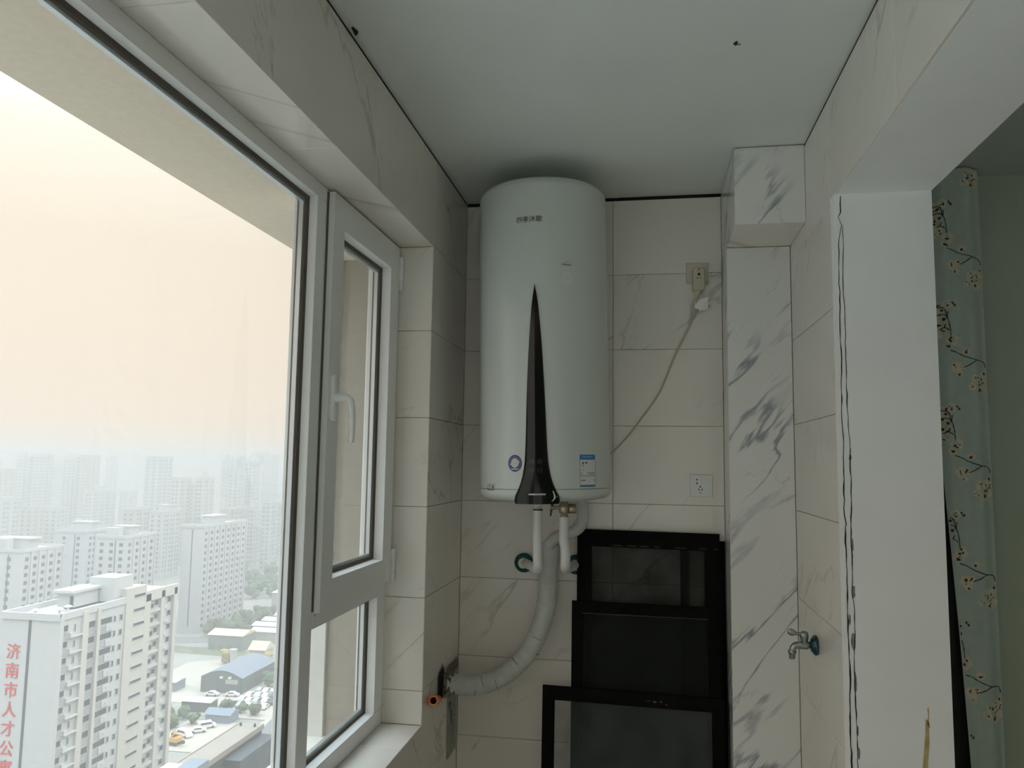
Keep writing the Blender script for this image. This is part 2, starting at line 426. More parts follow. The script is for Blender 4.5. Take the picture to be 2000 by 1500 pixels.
# ---- right wall with opening, jamb, lintel
mb = MB()
mb.box(XR+SB, XJ, YJ, YB, 0, ZC+0.1)
mb.box(XR+SB, XJ, YF, YJ, ZL, ZC+0.1)
mb.box(XR+SB, XJ, YF, -0.7, 0, ZL)
wr = struct('wall_right', mb, M['plaster'])
for c, d in row_bounds(0, 2.562):
    if d > ZL: c2 = max(c, ZL)
    tile(wr, 0, XR, -1, 2.292, 2.911, c, d, M['tile'])
for a, b in splits(YF, 2.292, 2.292): tile(wr, 0, XR, -1, a, b, ZL, 2.562, M['tile'])
MB().box(XR-0.0005, XR+SB, YJ-0.0, 2.291, 0, ZL).build('corner_plaster', M['plaster'], wr)
MB().box(XR+0.002, XR+SB+.001, YF, 2.623, 2.5625, ZC).build('gap_shade_strip', M['painted_shade'], wr)  # painted shade along the right ceiling edge
CA = [(.5381,2.2577),(.5369,2.2104),(.5297,2.1959),(.5386,2.1734),(.534,2.1515),(.5289,2.115),(.528,2.0274),(.5285,1.9405),(.5266,1.8686),(.5287,1.7972),(.5243,1.6276),(.5272,1.5857),(.5248,1.447),(.5241,1.3714),(.5287,1.347),(.5259,1.3373),(.5259,1.2423),(.5267,1.175),(.5256,1.1348),(.5251,1.0681),(.5265,1.0217),(.5278,.9756),(.5242,.8445),(.5258,.7154),(.5255,.5)]
CB = [(.5386,2.1734),(.5377,2.0854),(.5354,1.9982),(.5377,1.8828),(.5368,1.7971),(.537,1.6558),(.5415,1.5302),(.5402,1.4335),(.5384,1.365),(.5374,1.2833),(.5378,1.2023),(.5354,1.162),(.5408,1.1221),(.5403,1.0556),(.5362,1.0024),(.537,.9367),(.5364,.8714),(.5381,.7936),(.5385,.7164),(.538,.5)]
for pts, dx, w0 in ((CA, 0.009, 0.0019), (CB, 0.0115, 0.0014)):
    P = []
    for (x0, z0), (x1, z1) in zip(pts[:-1], pts[1:]):
        k = max(1, int(abs(z1-z0)/0.018))
        for i in range(k):
            t = i/k; P.append((x0+(x1-x0)*t+rnd.uniform(-.0014, .0014)*(i > 0)+dx, z0+(z1-z0)*t))
    P.append((pts[-1][0]+dx, pts[-1][1]))
    mb = MB(); vs = []
    for x, z in P:
        w = w0*rnd.uniform(0.35, 1.0)*(1.25 if z < 1.7 else 0.9)
        vs += [(x-w, YJ-0.0009, z), (x+w, YJ-0.0009, z)]
    mb.add(vs, [(2*i, 2*i+1, 2*i+3, 2*i+2) for i in range(len(P)-1)])
    mb.build('crack', M['crack'], wr)
for x, z, w, h in ((.5525,1.525,.0035,.012),(.5535,1.545,.0022,.008),(.551,1.29,.004,.022),(.5505,1.168,.0055,.020),(.5465,1.04,.0075,.028),(.549,.93,.004,.03),(.5395,1.095,.003,.016),(.551,.81,.004,.015),(.5525,.755,.004,.018)):
    mb = MB(); k = 9
    mb.add([(x+w*math.cos(2*PI*i/k)*rnd.uniform(.6,1.2), YJ-0.0006, z+h*math.sin(2*PI*i/k)*rnd.uniform(.7,1.1)) for i in range(k)], [tuple(range(k))])
    mb.build('plaster_chip', M['chip'], wr)
for pts in ([(.7235,.878),(.7265,.884),(.7285,.868),(.726,.848),(.729,.832),(.7255,.829),(.7225,.842),(.7245,.86)],
            [(.718,.853),(.7255,.845),(.726,.80),(.7225,.76),(.7165,.70),(.7085,.62),(.700,.62),(.7045,.70),(.711,.765),(.7165,.815)]):
    MB().add([(x, YJ-0.0009, z) for x, z in pts], [tuple(range(len(pts)))]).build('ochre_smear', M['smear'], wr)

# ---- boxed pier in the far right corner
mb = MB()
mb.box(0.303+SB, XR, 2.911+SB, YB, 0, 2.302-0.001)
mb.box(0.303+SB, XR, 2.623+SB, YB, 2.302+SB, ZC)
pi = struct('trim_3', mb, M['grout'], 'boxed marble tiled pier in the far right corner', 'pier')
for c, d in ((0, 2.302),):
    tile(pi, 1, 2.911, -1, 0.303, XR, c, d, M['pier_tile']); tile(pi, 0, 0.303, -1, 2.911, YB, c, d, M['pier_tile'])
tile(pi, 1, 2.623, -1, 0.303, XR, 2.302, 2.5665, M['pier_tile'])
tile(pi, 0, 0.303, -1, 2.623, YB, 2.302, 2.5665, M['pier_tile'])
tile(pi, 2, 2.302, -1, 0.303, XR, 2.623, 2.911, M['tile'])

# ---- next room beyond the opening
nw = MB()
nw.box(XJ, 3.6, 3.0, 3.2, 0, 2.75); nw.box(2.6, 2.8, YF, 3.0, 0, 2.75)
struct('wall_next_room', nw, M['wallpaper'])
struct('ceiling_next_room', MB().box(XJ, 3.4, YF, 3.0, 2.565, 2.7), M['dim_ceiling'])

# ------------------------------------------------------------------ window
win = thing('window_1', (-0.895, 0.6, WZ0), kind='structure')
WO = win.location
def wpart(mb, name, m, parent=None, **k): return mb.build(name, m, parent or win, off=WO, **k)
def ring(mb, xa, xb, o, i, mi=0):
    """rectangular ring in YZ between plane xa (outer rect o) and xb (inner rect i): sloped or flat band"""
    (a0, a1, c0, c1), (b0, b1, d0, d1) = o, i
    vs = [(xa,a0,c0),(xa,a1,c0),(xa,a1,c1),(xa,a0,c1),(xb,b0,d0),(xb,b1,d0),(xb,b1,d1),(xb,b0,d1)]
    mb.add(vs, [(k, (k+1) % 4, 4+(k+1) % 4, 4+k) for k in range(4)], mi)
XF = -0.862                       # room face of the frame
# outer frame, mullion and transom as real profiles
fr = MB()
fr.box(-0.93, XF, WY0, WY1, 2.206, WZ1); fr.box(-0.93, XF, WY0, WY1, WZ0, 0.683)
fr.box(-0.93, XF, 2.496, WY1, 0.683, 2.206); fr.box(-0.93, XF, WY0, WY0+0.06, 0.683, 2.206)
fo = wpart(fr, 'frame', M['pvc'], bevel=0.003)
wpart(MB().box(-0.93, XF, 1.913, 1.981, 0.683, 2.206), 'mullion', M['pvc'], bevel=0.003)
wpart(MB().box(-0.93, XF, 1.981, 2.496, 1.055, 1.125), 'transom', M['pvc'], bevel=0.003)
def pane(y0, y1, z0, z1, parent, xf, depth=0.028, slope=0.003, gk=0.008, left_bead=True):
    """glazing bead sloping in, rubber gasket, double glass with its spacer"""
    xg = xf-depth
    b = MB(); ring(b, xf-0.001, xg, (y0, y1, z0, z1), (y0+slope, y1-slope, z0+slope, z1-slope))
    wpart(b, 'glazing_bead', M['pvc'], parent)
    r = (y0+slope, y1-slope, z0+slope, z1-slope); r2 = (r[0]+gk, r[1]-gk, r[2]+gk, r[3]-gk)
    b = MB(); ring(b, xg, xg-0.004, r, r2); wpart(b, 'gasket', M['gasket'], parent)
    b = MB(); ring(b, xg-0.009, xg-0.009, r2, tuple(v+s for v, s in zip(r2, (0.009,-0.009,0.009,-0.009))))
    ring(b, xg-0.009, xg-0.021, tuple(v+s for v, s in zip(r2, (0.009,-0.009,0.009,-0.009))), tuple(v+s for v, s in zip(r2, (0.009,-0.009,0.009,-0.009))))
    ring(b, xg-0.004, xg-0.030, r2, r2, 1)
    wpart(b, 'glass_spacer', [M['spacer'], M['gasket']], parent)
    g = MB().box(xg-0.0075, xg-0.004, r[0], r[1], r[2], r[3]); wpart(g, 'pane', M['glass'], parent)
pane(WY0+0.06, 1.913, 0.683, 2.206, win, XF, depth=0.022, gk=0.010)
pane(1.981, 2.496, 0.683, 1.055, win, XF)
# opening sash, sits 18 mm proud of the frame
XS = -0.842
sm = MB(); so = (1.981, 2.563, 1.098, 2.240); si = (2.058, 2.476, 1.176, 2.150)
ring(sm, XS, XS, so, si); ring(sm, XS, -0.9195, so, so); ring(sm, XS, -0.9195, si, si); ring(sm, -0.9195, -0.9195, so, si)
sash = wpart(sm, 'sash', M['pvc'])
sash['label'] = 'tall narrow opening casement with a white lever'
pane(si[0], si[1], si[2], si[3], sash, XS, depth=0.03, gk=0.010)
wpart(MB().box(-0.8615, -0.8585, 1.973, 1.981, 1.10, 2.238), 'sash_gap_shade', M['gasket'], sash)  # dark strip paints the shadow in the gap beside the sash
# lever
h = MB()
P = []
for i in range(24):
    a = 2*PI*i/24; P.append((2.014+0.0155*math.cos(a), 1.669+(0.050 if math.sin(a) >= 0 else -0.050)+0.0155*math.sin(a)))
n = len(P)
h.add([(XS, y, z) for y, z in P]+[(XS+0.009, y, z) for y, z in P]+[(XS+0.012, 2.014+(y-2.014)*.8, 1.669+(z-1.669)*.96) for y, z in P],
      [(k, (k+1) % n, n+(k+1) % n, n+k) for k in range(n)]+[(n+k, n+(k+1) % n, 2*n+(k+1) % n, 2*n+k) for k in range(n)]+[tuple(range(2*n, 3*n))], 0, True)
h.lathe([(0.017, 0.008), (0.0135, 0.014), (0.012, 0.030)], (XS, 2.014, 1.669), (1,0,0), 16)
lv = smooth_path([(XS+0.030, 2.014, 1.669), (XS+0.040, 2.014, 1.668), (XS+0.050, 2.0145, 1.660), (XS+0.0555, 2.015, 1.640), (XS+0.058, 2.0155, 1.605), (XS+0.058, 2.016, 1.57), (XS+0.057, 2.016, 1.546)], 5)
rr = [0.0125+(0.0085-0.0125)*min(1, i/(len(lv)-6)) for i in range(len(lv))]; rr[-1] = 0.006
h.tube(lv, rr, 14)
wpart(h, 'handle', M['pvc'], sash)
for z0, z1 in ((2.09, 2.205), (1.098, 1.200)):
    hg = MB()
    hg.lathe([(0.0075, 0), (0.0075, (z1-z0)*.30-.001), (0.0055, (z1-z0)*.30), (0.0055, (z1-z0)*.31), (0.0075, (z1-z0)*.31+.001), (0.0075, (z1-z0)*.78), (0.0055, (z1-z0)*.785), (0.0055, (z1-z0)*.795), (0.0075, (z1-z0)*.80), (0.0075, z1-z0), (0.004, z1-z0+0.004)], (XS+0.007, 2.5655, z0), n=12)
    hg.box(XS-0.012, XS+0.004, 2.560, 2.571, z0+0.01, z1-0.01)
    wpart(hg, 'hinge', M['pvc'], sash)
wpart(MB().lathe([(0.003, 0), (0.0025, 0.0008)], (XF-.0002, 1.997, 1.088), (1,0,0), 8), 'screw_cap', M['print_grey'], fo)

# ------------------------------------------------------------------ water heater
HX, HY, HR = -0.3495, 2.7968, 0.2338
HZ0, HZ1 = 1.372, 2.486
wh = thing('water_heater', (HX, HY, HZ0), 'tall white cylindrical water heater with black blade panel hung on the back wall', 'water heater')
HO = wh.location.copy()
def hp(mb, name, m, parent=None, **k): return mb.build(name, m, parent or wh, off=HO, **k)
b = MB().lathe([(HR, 0.040), (HR, 1.086)], HO, n=96, caps=False)
body = hp(b, 'tank_shell', M['enamel'])
hp(MB().lathe([(HR-0.0008, 1.0855), (HR-0.0008, 1.0875), (HR-0.001, 1.089), (HR-0.004, 1.100), (HR-0.014, 1.110), (HR-0.03, 1.114), (0.05, 1.1145)], HO, n=96), 'top_cap', M['enamel'])
hp(MB().lathe([(0.05, -0.006), (HR-0.06, -0.004), (HR-0.025, 0.001), (HR-0.010, 0.008), (HR-0.002, 0.018), (HR+0.0005, 0.026), (HR+0.0005, 0.0375)], HO, n=96), 'bottom_cap', M['enamel'])
hp(MB().lathe([(HR-0.0012, 0.0372), (HR-0.0012, 0.0402)], HO, n=96, caps=False), 'seam', M['enamel_seam'])
for z in (1.62, 2.30): hp(MB().box(HX-0.12, HX+0.12, HY+HR-0.012, YB, z-0.03, z+0.03), 'wall_bracket', M['enamel_seam'])
def cyl(a, z, r):  # angle in degrees from the front, z absolute
    t = math.radians(a); return (HX+r*math.sin(t), HY-r*math.cos(t), z)
# black blade panel: two facets meeting in a centre ridge, flaring at the foot
WID = [(2.102, 0.0), (2.085, 0.75), (2.06, 1.75), (2.022, 3.0), (1.96, 4.35), (1.90, 5.4), (1.847, 6.15), (1.76, 7.2), (1.675, 8.0), (1.60, 8.6), (1.55, 9.1), (1.505, 9.8), (1.48, 10.6), (1.455, 11.8), (1.43, 13.6), (1.405, 16.4), (1.39, 18.4), (1.375, 19.0), (1.364, 18.4)]
pn = MB(); K = 12; rows = []
for z, w in WID:
    t = max(0.0, min(1.0, (2.1-z)/0.73))
    ridge = 0.004+0.020*t**0.8
    row = []
    for j in range(-K, K+1):
        q = j/K
        prof = 1-abs(q)
        edge = 0.0 if abs(j) == K else 0.0035+ridge*(prof**0.85)
        row.append(cyl(w*q, z, HR+0.0005+edge))
    rows.append(row)
nn = 2*K+1
pn.add([v for r in rows for v in r], [(i*nn+j, i*nn+j+1, (i+1)*nn+j+1, (i+1)*nn+j) for i in range(len(rows)-1) for j in range(2*K)])
lo = [cyl(WID[-1][1]*j/K, 1.364, HR-0.02) for j in range(-K, K+1)]
pn.add(rows[-1]+lo, [(j, j+1, nn+j+1, nn+j) for j in range(nn-1)])
panel = hp(pn, 'control_panel', M['gloss_black'])
def panel_pt(a, z, lift=0.0008):
    for (z0, w0), (z1, w1) in zip(WID[:-1], WID[1:]):
        if z1 <= z <= z0:
            w = w0+(w1-w0)*(z0-z)/(z0-z1); break
    t = max(0.0, min(1.0, (2.1-z)/0.73)); q = min(1, abs(a)/max(w, .01))
    return cyl(a, z, HR+0.0005+0.0035+(0.004+0.020*t**0.8)*((1-q)**0.85)+lift)
for a, z, icon in ((-2.7, 1.5025, 0), (3.3, 1.5025, 1), (-2.7, 1.475, 2), (3.3, 1.475, 3)):
    mb = MB(); k = 24
    deg = 180/PI/HR
    ri, ro = 0.0064, 0.0076
    vs = [panel_pt(a+deg*r*math.cos(2*PI*i/k), z+r*math.sin(2*PI*i/k)) for r in (ri, ro) for i in range(k)]
    mb.add(vs, [(i, (i+1) % k, k+(i+1) % k, k+i) for i in range(k)])
    def bar(u0, v0, u1, v1, w=0.0006):
        d = Vector((u1-u0, v1-v0)).normalized(); nx, ny = -d.y*w, d.x*w
        mb.add([panel_pt(a+deg*u, z+v) for u, v in ((u0+nx, v0+ny), (u1+nx, v1+ny), (u1-nx, v1-ny), (u0-nx, v0-ny))], [(0,1,2,3)])
    if icon == 0: bar(-.002, -.002, .003, .003); bar(.0005, -.002, .003, .0005)
    if icon == 1: bar(0, -.003, 0, .003); bar(-.002, .001, .002, .001)
    if icon in (2, 3): bar(-.003, 0, .003, 0)
    if icon == 2: bar(0, -.003, 0, .003)
    hp(mb, 'touch_button', M['print_grey'], panel)
mb = MB(); vs = []
for i in range(25):
    a = -4.6+12.6*i/24-0.6; vs += [panel_pt(a, 1.3935, 0.0016), panel_pt(a, 1.3985, 0.0016)]
mb.add(vs, [(2*i, 2*i+2, 2*i+3, 2*i+1) for i in range(24)])
hp(mb, 'logo_strip', M['silver_print'], panel)
mb = MB()   # pale glue run on the right foot of the panel
for pts in ([(12.6, 1.408), (13.6, 1.405), (15.0, 1.391), (14.9, 1.382), (13.3, 1.376), (11.6, 1.371), (12.0, 1.374), (13.4, 1.381), (13.7, 1.389)],
            [(16.0, 1.389), (16.5, 1.3895), (16.4, 1.3865), (15.9, 1.3865)]):
    mb.add([panel_pt(a, z, 0.0012) for a, z in pts], [tuple(range(len(pts)))])
hp(mb, 'glue_run', M['paper'], panel)
def on_shell(u, v, z, a, lift=0.0006): return cyl(a+math.degrees(u/HR), z+v, HR+lift)
vs, fs = text_mesh('四季沐歌', 0.0235, 0.0002)
hp(MB().add([on_shell(v.x*0.98, v.y, 2.3275, -4.4, 0.0012) for v in vs], fs), 'logo_lettering', M['gold_print'], body)
def patch(u0, u1, v0, v1, z, a, lift, mb):
    k = 6; q = []
    for i in range(k+1):
        u = u0+(u1-u0)*i/k; q += [on_shell(u, v0, z, a, lift), on_shell(u, v1, z, a, lift)]
    return mb.add(q, [(2*i, 2*i+2, 2*i+3, 2*i+1) for i in range(k)])
def disc(rx, ry, z, a, lift, mb, k=32, rin=0):
    if rin:
        q = [on_shell(r*rx*math.cos(2*PI*i/k), r*ry*math.sin(2*PI*i/k), z, a, lift) for r in (rin, 1) for i in range(k)]
        return mb.add(q, [(i, (i+1) % k, k+(i+1) % k, k+i) for i in range(k)])
    return mb.add([on_shell(rx*math.cos(2*PI*i/k), ry*math.sin(2*PI*i/k), z, a, lift) for i in range(k)], [tuple(range(k))])
# round purple badge
st = hp(disc(.0258, .0280, 1.4975, -18.3, .0007, MB()), 'round_sticker', M['purple'], body, label='round purple sticker with white centre')
mb = disc(.0142, .0160, 1.4985, -18.3, .0011, MB()); patch(-.0135, .0135, -.0205, -.0175, 1.4975, -18.3, .0011, mb)
hp(mb, 'badge_centre', M['paper'], body)
mb = disc(.0205, .0225, 1.4975, -18.3, .0010, MB(), rin=0.93); hp(mb, 'badge_ring', M['lilac'], body)
mb = disc(.0095, .0105, 1.4985, -18.3, .0013, MB(), rin=0.9); disc(.0018, .002, 1.4985, -18.3, .0013, mb, 8)
hp(mb, 'badge_print', M['print_grey'], body)
# energy label
LA, LZ = 45.0, 1.4715
hp(patch(-.034, .034, -.0535, .0535, LZ, LA, .0007, MB()), 'energy_label', M['paper'], body, label='white and blue energy label')
hp(patch(-.034, .034, .037, .0535, LZ, LA, .0010, MB()), 'label_band', M['blue'], body)
hp(patch(-.034, .034, -.0535, -.0475, LZ, LA, .0010, MB()), 'label_band', M['blue'], body)
hp(patch(-.025, .022, .0435, .0485, LZ, LA, .0012, MB()), 'label_heading', M['blue_light'], body)
mb = MB()
for u0, u1, v0, v1 in ((-.034,-.0328,-.0475,.037),(.0328,.034,-.0475,.037),(-.034,.034,-.0185,-.0172),(-.0238,-.0185,.021,.029),(-.0125,-.003,.024,.029),(-.023,-.017,.0145,.0165),(-.022,-.018,.002,.004),
                       (-.004,.030,-.0085,-.0068),(-.030,-.024,-.0085,-.0070),(-.030,-.022,-.0135,-.0122),(.004,.030,-.0135,-.0122),(-.030,-.012,-.0330,-.0305),(.025,.030,-.0330,-.0305)):
    patch(u0, u1, v0, v1, LZ, LA, .0013, mb)
hp(mb, 'label_print', M['ink'], body)
# small rating mark bottom left, glue mark and small ochre print upper right
mb = MB()
for u0, u1, v0, v1 in ((-.021,.021,.0088,.0098),(-.021,.021,-.0110,-.0085),(-.021,-.0195,-.011,.009),(.0195,.021,-.011,.009),(-.009,-.006,-.005,.006),(-.012,-.003,.005,.0065),(.004,.006,-.005,.006),(.009,.011,-.005,.006),(.013,.015,-.005,.006)):
    patch(u0, u1, v0, v1, 1.4175, -45.5, .0008, mb)
hp(mb, 'rating_mark', M['print_grey'], body)
hp(disc(.0205, .0265, 2.121, 27.6, .0006, MB()), 'glue_mark', M['peel'], body)
mb = MB()
for i, u in enumerate((-.016, -.010, -.004, .002, .008, .014)): patch(u-.0026, u+.0022, -.0022-.0012*i/3, .0022-.0012*i/3, 2.171, 27.6, .0008, mb)
for u in (-.006, .001, .008): patch(u-.0016, u+.0016, .0070, .0100, 2.171, 27.6, .0008, mb)
hp(mb, 'small_print', M['ochre_print'], body)
wh.rotation_euler = (0, math.radians(-1.15), 0)
# shift so that the tilted heater stays centred
wh.location = (HX+0.0008, HY, HZ0)

# ------------------------------------------------------------------ pipes under the heater
def supply(name, x, ztop, zbot, wx, wz, label, valve):
    y = 2.78
    t = thing(name, (x, y, zbot), label, 'pipe', 'water pipes under the heater'); o = t.location.copy()
    if valve: path = [(x, y, ztop), (x-.001, y, 1.24), (x+.005, y, 1.19), (x+.005, y+.005, 1.15), (x+.002, y+.03, 1.128), (x+.004, y+.09, 1.118), (wx, YB-.004, wz)]
    else: path = [(x, y, ztop), (x, y, 1.25), (x+.001, y, 1.16), (x+.002, y+.006, 1.135), (x-.006, y+.035, 1.118), (x-.03, y+.11, 1.116), (wx, YB-.004, wz)]
    sp = smooth_path(path, 8)
    MB().tube(sp, 0.0172, 20).build('sleeve', M['pipe'], t, off=o)
    MB().lathe([(0.018, 0.0), (0.034, 0.004), (0.038, 0.012), (0.036, 0.020), (0.024, 0.026), (0.019, 0.027)], (wx, YB+0.001, wz), (0,-1,0), 28).build('escutcheon', M['teal'], t, off=o, label='glossy dark teal wall rose')
    MB().lathe([(0.0205, .0255), (0.0205, .031), (0.0175, .032)], (wx, YB, wz), (0,-1,0), 20).build('collar', M['plate'], t, off=o)
    if not valve:
        MB().lathe([(0.0105, 0), (0.0105, .012), (0.0135, .013), (0.0135, .030), (.010, .031), (.010, .045)], (x, y, ztop-.004), n=12).build('union_nut', M['white_nut'], t, off=o)
        MB().lathe([(0.0175, 0), (0.0178, .002), (0.0175, .004)], (x, y, ztop-.002), n=20).build('clamp', M['black'], t, off=o)
    else:
        v = MB().lathe([(0.012, -.004), (0.015, 0), (0.015, .006), (0.011, .008), (0.011, .012), (.0185, .014), (.0185, .044), (.015, .046), (.015, .062)], (x, y, ztop), n=20)
        v.lathe([(.012, .010), (.017, .012), (.0175, .034), (.012, .036)], (x+.006, y, ztop+.030), (1,0.2,0), 16)
        v.lathe([(.0065, .010), (.0065, .040), (.0085, .041), (.0085, .047)], (x, y, ztop+.032), (-1,0,0), 12)
        v.build('safety_valve', M['brass'], t, off=o)
        MB().hexa([(x-.051, y-.005, ztop+.002), (x-.046, y-.005, ztop+.002), (x-.046, y+.005, ztop+.002), (x-.051, y+.005, ztop+.002), (x-.048, y-.006, ztop+.045), (x-.038, y-.006, ztop+.045), (x-.038, y+.006, ztop+.045), (x-.048, y+.006, ztop+.045)]).build('valve_lever', M['black'], t, off=o)
    return t
supply('water_pipe', -0.373, 1.332, 1.118, -0.465, 1.108, 'white sleeved straight pipe below the black panel, left of the valve', False)
supply('water_pipe', -0.279, 1.309, 1.118, -0.262, 1.108, 'white sleeved pipe hanging from the brass safety valve', True)

hs = thing('solar_hose', (-0.42, 3.0, 0.70), 'thick white wrapped hose curving down into the hole in the left wall', 'hose')
ho = hs.location.copy()
hpth = smooth_path([(-0.7285, 2.852, .692), (-0.70, 2.878, .686), (-0.63, 2.925, .672), (-0.54, 2.962, .693), (-0.45, 2.99, .765), (-0.392, 3.005, .87), (-0.366, 3.01, .98), (-0.362, 3.01, 1.09), (-0.352, 3.01, 1.195)], 12)
rr = [0.0365+0.0012*math.sin(i*1.9) for i in range(len(hpth))]; rr[-1] = 0.030
hose = MB().tube(hpth, rr, 24).build('wrapped_hose', M['hose'], hs, off=ho)
for i in (30, 42, 47, 70):
    d = (hpth[i+1]-hpth[i]).normalized()
    MB().lathe([(.0372, 0), (.0384, .002), (.0384, .006), (.0372, .008)], hpth[i], d, 24, caps=False).build('tape_ridge', M['hose'], hose, off=ho)
for k, (i, a0) in enumerate(((28, 0.6), (34, 1.4), (45, 0.4), (52, 2.2), (24, 1.9), (57, 0.9))):
    p = hpth[i]; d = (hpth[i+1]-hpth[i]).normalized(); up = Vector((0,-.8,.6)); up = (up-d*up.dot(d)).normalized(); bb = d.cross(up)
    arc = [p+d*(.004*math.sin(q*3))+(up*math.cos(a0-1+q*.35)+bb*math.sin(a0-1+q*.35))*.0378 for q in range(4)]
    MB().tube(arc, .0011, 6).build('tear', M['cement'], hose, off=ho)
MB().tube(smooth_path([(-0.357, 2.965, 1.190), (-0.325, 2.955, 1.222), (-0.28, 2.95, 1.236), (-0.238, 2.935, 1.262), (-0.222, 2.925, 1.31), (-0.228, 2.91, 1.36), (-0.235, 2.88, 1.40)], 8), 0.0215, 18).build('branch_hose', M['hose'], hs, off=ho)

# ---- hole in the left wall, torn strip, orange stub
hl = MB(); k = 24
rim = [(1.0+rnd.uniform(-.09, .09)) for _ in range(k)]
hl.add([(XL+.0012, 2.815+.050*rim[i]*math.cos(2*PI*i/k), .705+.052*rim[i]*math.sin(2*PI*i/k)) for i in range(k)], [tuple(range(k))], 0)
hl.build('pipe_hole_dark', M['painted_shade'], wl)  # flat black disc paints the dark inside the hole
fr_ = MB()
fr_.add([(XL+.0009, 2.815+r*rim[i]*math.cos(2*PI*i/k), .705+r*1.03*rim[i]*math.sin(2*PI*i/k)) for r in (.048, .060) for i in range(k)], [(i, (i+1) % k, k+(i+1) % k, k+i) for i in range(k)])
fr_.build('hole_rim', M['chip'], wl)
pk = MB()
for i in range(14):
    a = rnd.uniform(-2.6, 1.0); r = rnd.uniform(.030, .046)
    c = Vector((XL+.012+rnd.uniform(0, .014), 2.85+rnd.uniform(-.03, .04), .705+r*math.sin(a)))
    s = rnd.uniform(.008, .015)
    pk.hexa([c+Vector((x*s*rnd.uniform(.6, 1.3), y*s*rnd.uniform(.6, 1.3), z*s*rnd.uniform(.6, 1.3))) for z in (-1, 1) for x, y in ((-1,-1),(1,-1),(1,1),(-1,1))])
tag(pk.build('mortar_crumbs', M['cement'], kind='stuff'), 'crumbling grey brown mortar packed around the wrapped hose', 'mortar')
ts = thing('plastic_strip', (-0.715, 3.0, .43), 'grey green plastic strip standing in the left corner behind the wrapped hose', 'strip')
so_ = ts.location.copy()
q = MB()
q.hexa([(-.7225, 2.925, .40), (-.7205, 2.925, .40), (-.7205, 3.055, .40), (-.7225, 3.055, .40), (-.7225, 2.905, .735), (-.7205, 2.905, .735), (-.7205, 3.045, .735), (-.7225, 3.045, .735)])
q.build('strip', M['olive_strip'], ts, off=so_)
q = MB()
q.hexa([(-.7200, 2.915, .705), (-.7160, 2.915, .705), (-.7160, 3.048, .705), (-.7200, 3.048, .705), (-.7200, 2.907, .742), (-.7165, 2.907, .742), (-.7165, 3.045, .738), (-.7200, 3.045, .738)])
q.build('folded_lip', M['cement'], ts, off=so_)
q = MB().tube([(-.717, 2.93, .60), (-.712, 2.955, .575), (-.714, 2.975, .545), (-.711, 2.96, .52)], [.006, .010, .012, .004], 7)
q.build('dried_foam', M['chip'], ts, off=so_)
ob = thing('pipe_stub', (-0.70, 2.62, .70), 'short orange plastic pipe stub open towards the room, left of the hole', 'pipe')
oo = ob.location.copy()
sp = smooth_path([(-0.7235, 2.768, .660), (-0.7165, 2.715, .672), (-0.706, 2.66, .688), (-0.6955, 2.61, .7035)], 6)
q = MB().tube(sp, .0158, 20, caps=False); q.build('pipe_wall', M['orange'], ob, off=oo)
MB().tube(sp, .0115, 20, caps=False).lathe([(.0113, 0), (.0005, .0002)], sp[4], (sp[5]-sp[4]).normalized(), 20).build('pipe_bore', M['orange_in'], ob, off=oo)
d = (sp[-1]-sp[-2]).normalized()
MB().lathe([(.0115, 0), (.0158, 0), (.0158, -.001)], sp[-1], d, 20, caps=False).build('pipe_mouth', M['orange'], ob, off=oo)

# ------------------------------------------------------------------ sockets, plug and cord
def plate(name, x0, x1, z0, z1, m, label):
    t = thing(name, ((x0+x1)/2, YB, (z0+z1)/2), label, 'socket'); o = t.location.copy()
    b = .0025; y0, y1 = YB, YB-.0085
    q = MB().add([(x0,y0,z0),(x1,y0,z0),(x1,y0,z1),(x0,y0,z1),(x0,y1+.003,z0),(x1,y1+.003,z0),(x1,y1+.003,z1),(x0,y1+.003,z1),(x0+b,y1,z0+b),(x1-b,y1,z0+b),(x1-b,y1,z1-b),(x0+b,y1,z1-b)],
              [(i, (i+1) % 4, 4+(i+1) % 4, 4+i) for i in range(4)]+[(4+i, 4+(i+1) % 4, 8+(i+1) % 4, 8+i) for i in range(4)]+[(8,9,10,11),(3,2,1,0)])
    q.build('face_plate', m, t, off=o)
    return t, o
t, o = plate('wall_socket', .1735, .2585, 1.3775, 1.4635, M['plate'], 'white square socket with a switch, lower one on the back wall')
cx, cz = .216, 1.4205; yy = YB-.0088
def slot(u, v, w, h, rot, mb):
    c, s = math.cos(math.radians(rot)), math.sin(math.radians(rot))
    P = [(-w,-h),(w,-h),(w,h),(-w,h)]
    mb.add([(cx+u+a*c-b*s, yy, cz+v+a*s+b*c) for a, b in P], [(0,1,2,3)])
for u, v, w, h, r in ((-.0165,.0225,.0024,.0026,0),(-.0165,.0090,.0026,.0028,0),(-.004,-.0045,.0017,.0042,0),(-.0095,-.0150,.0017,.0036,32),(.002,-.0155,.0017,.0036,-32),(-.0035,-.0270,.0030,.0013,0)):
    q = MB(); slot(u, v, w, h, r, q); q.build('pin_slot', M['black'], t, off=o)
MB().box(cx+.000, cx+.017, YB-.0105, YB-.0083, cz+.009, cz+.0245).build('rocker_switch', M['plate'], t, off=o, bevel=.001)
t, o = plate('wall_socket', .166, .251, 2.207, 2.290, M['old_plate'], 'yellowed square socket near the ceiling with a plug in it')
for u in (-.020, .020): MB().box(.2085+u-.003, .2085+u+.003, YB-.0092, YB-.0083, 2.283, 2.286).build('cover_notch', M['cord'], t, off=o)
pg = thing('cord_plug', (.212, YB-.0085, 2.22), 'yellowed leakage protection plug pushed into the upper socket', 'plug'); o = pg.location.copy()
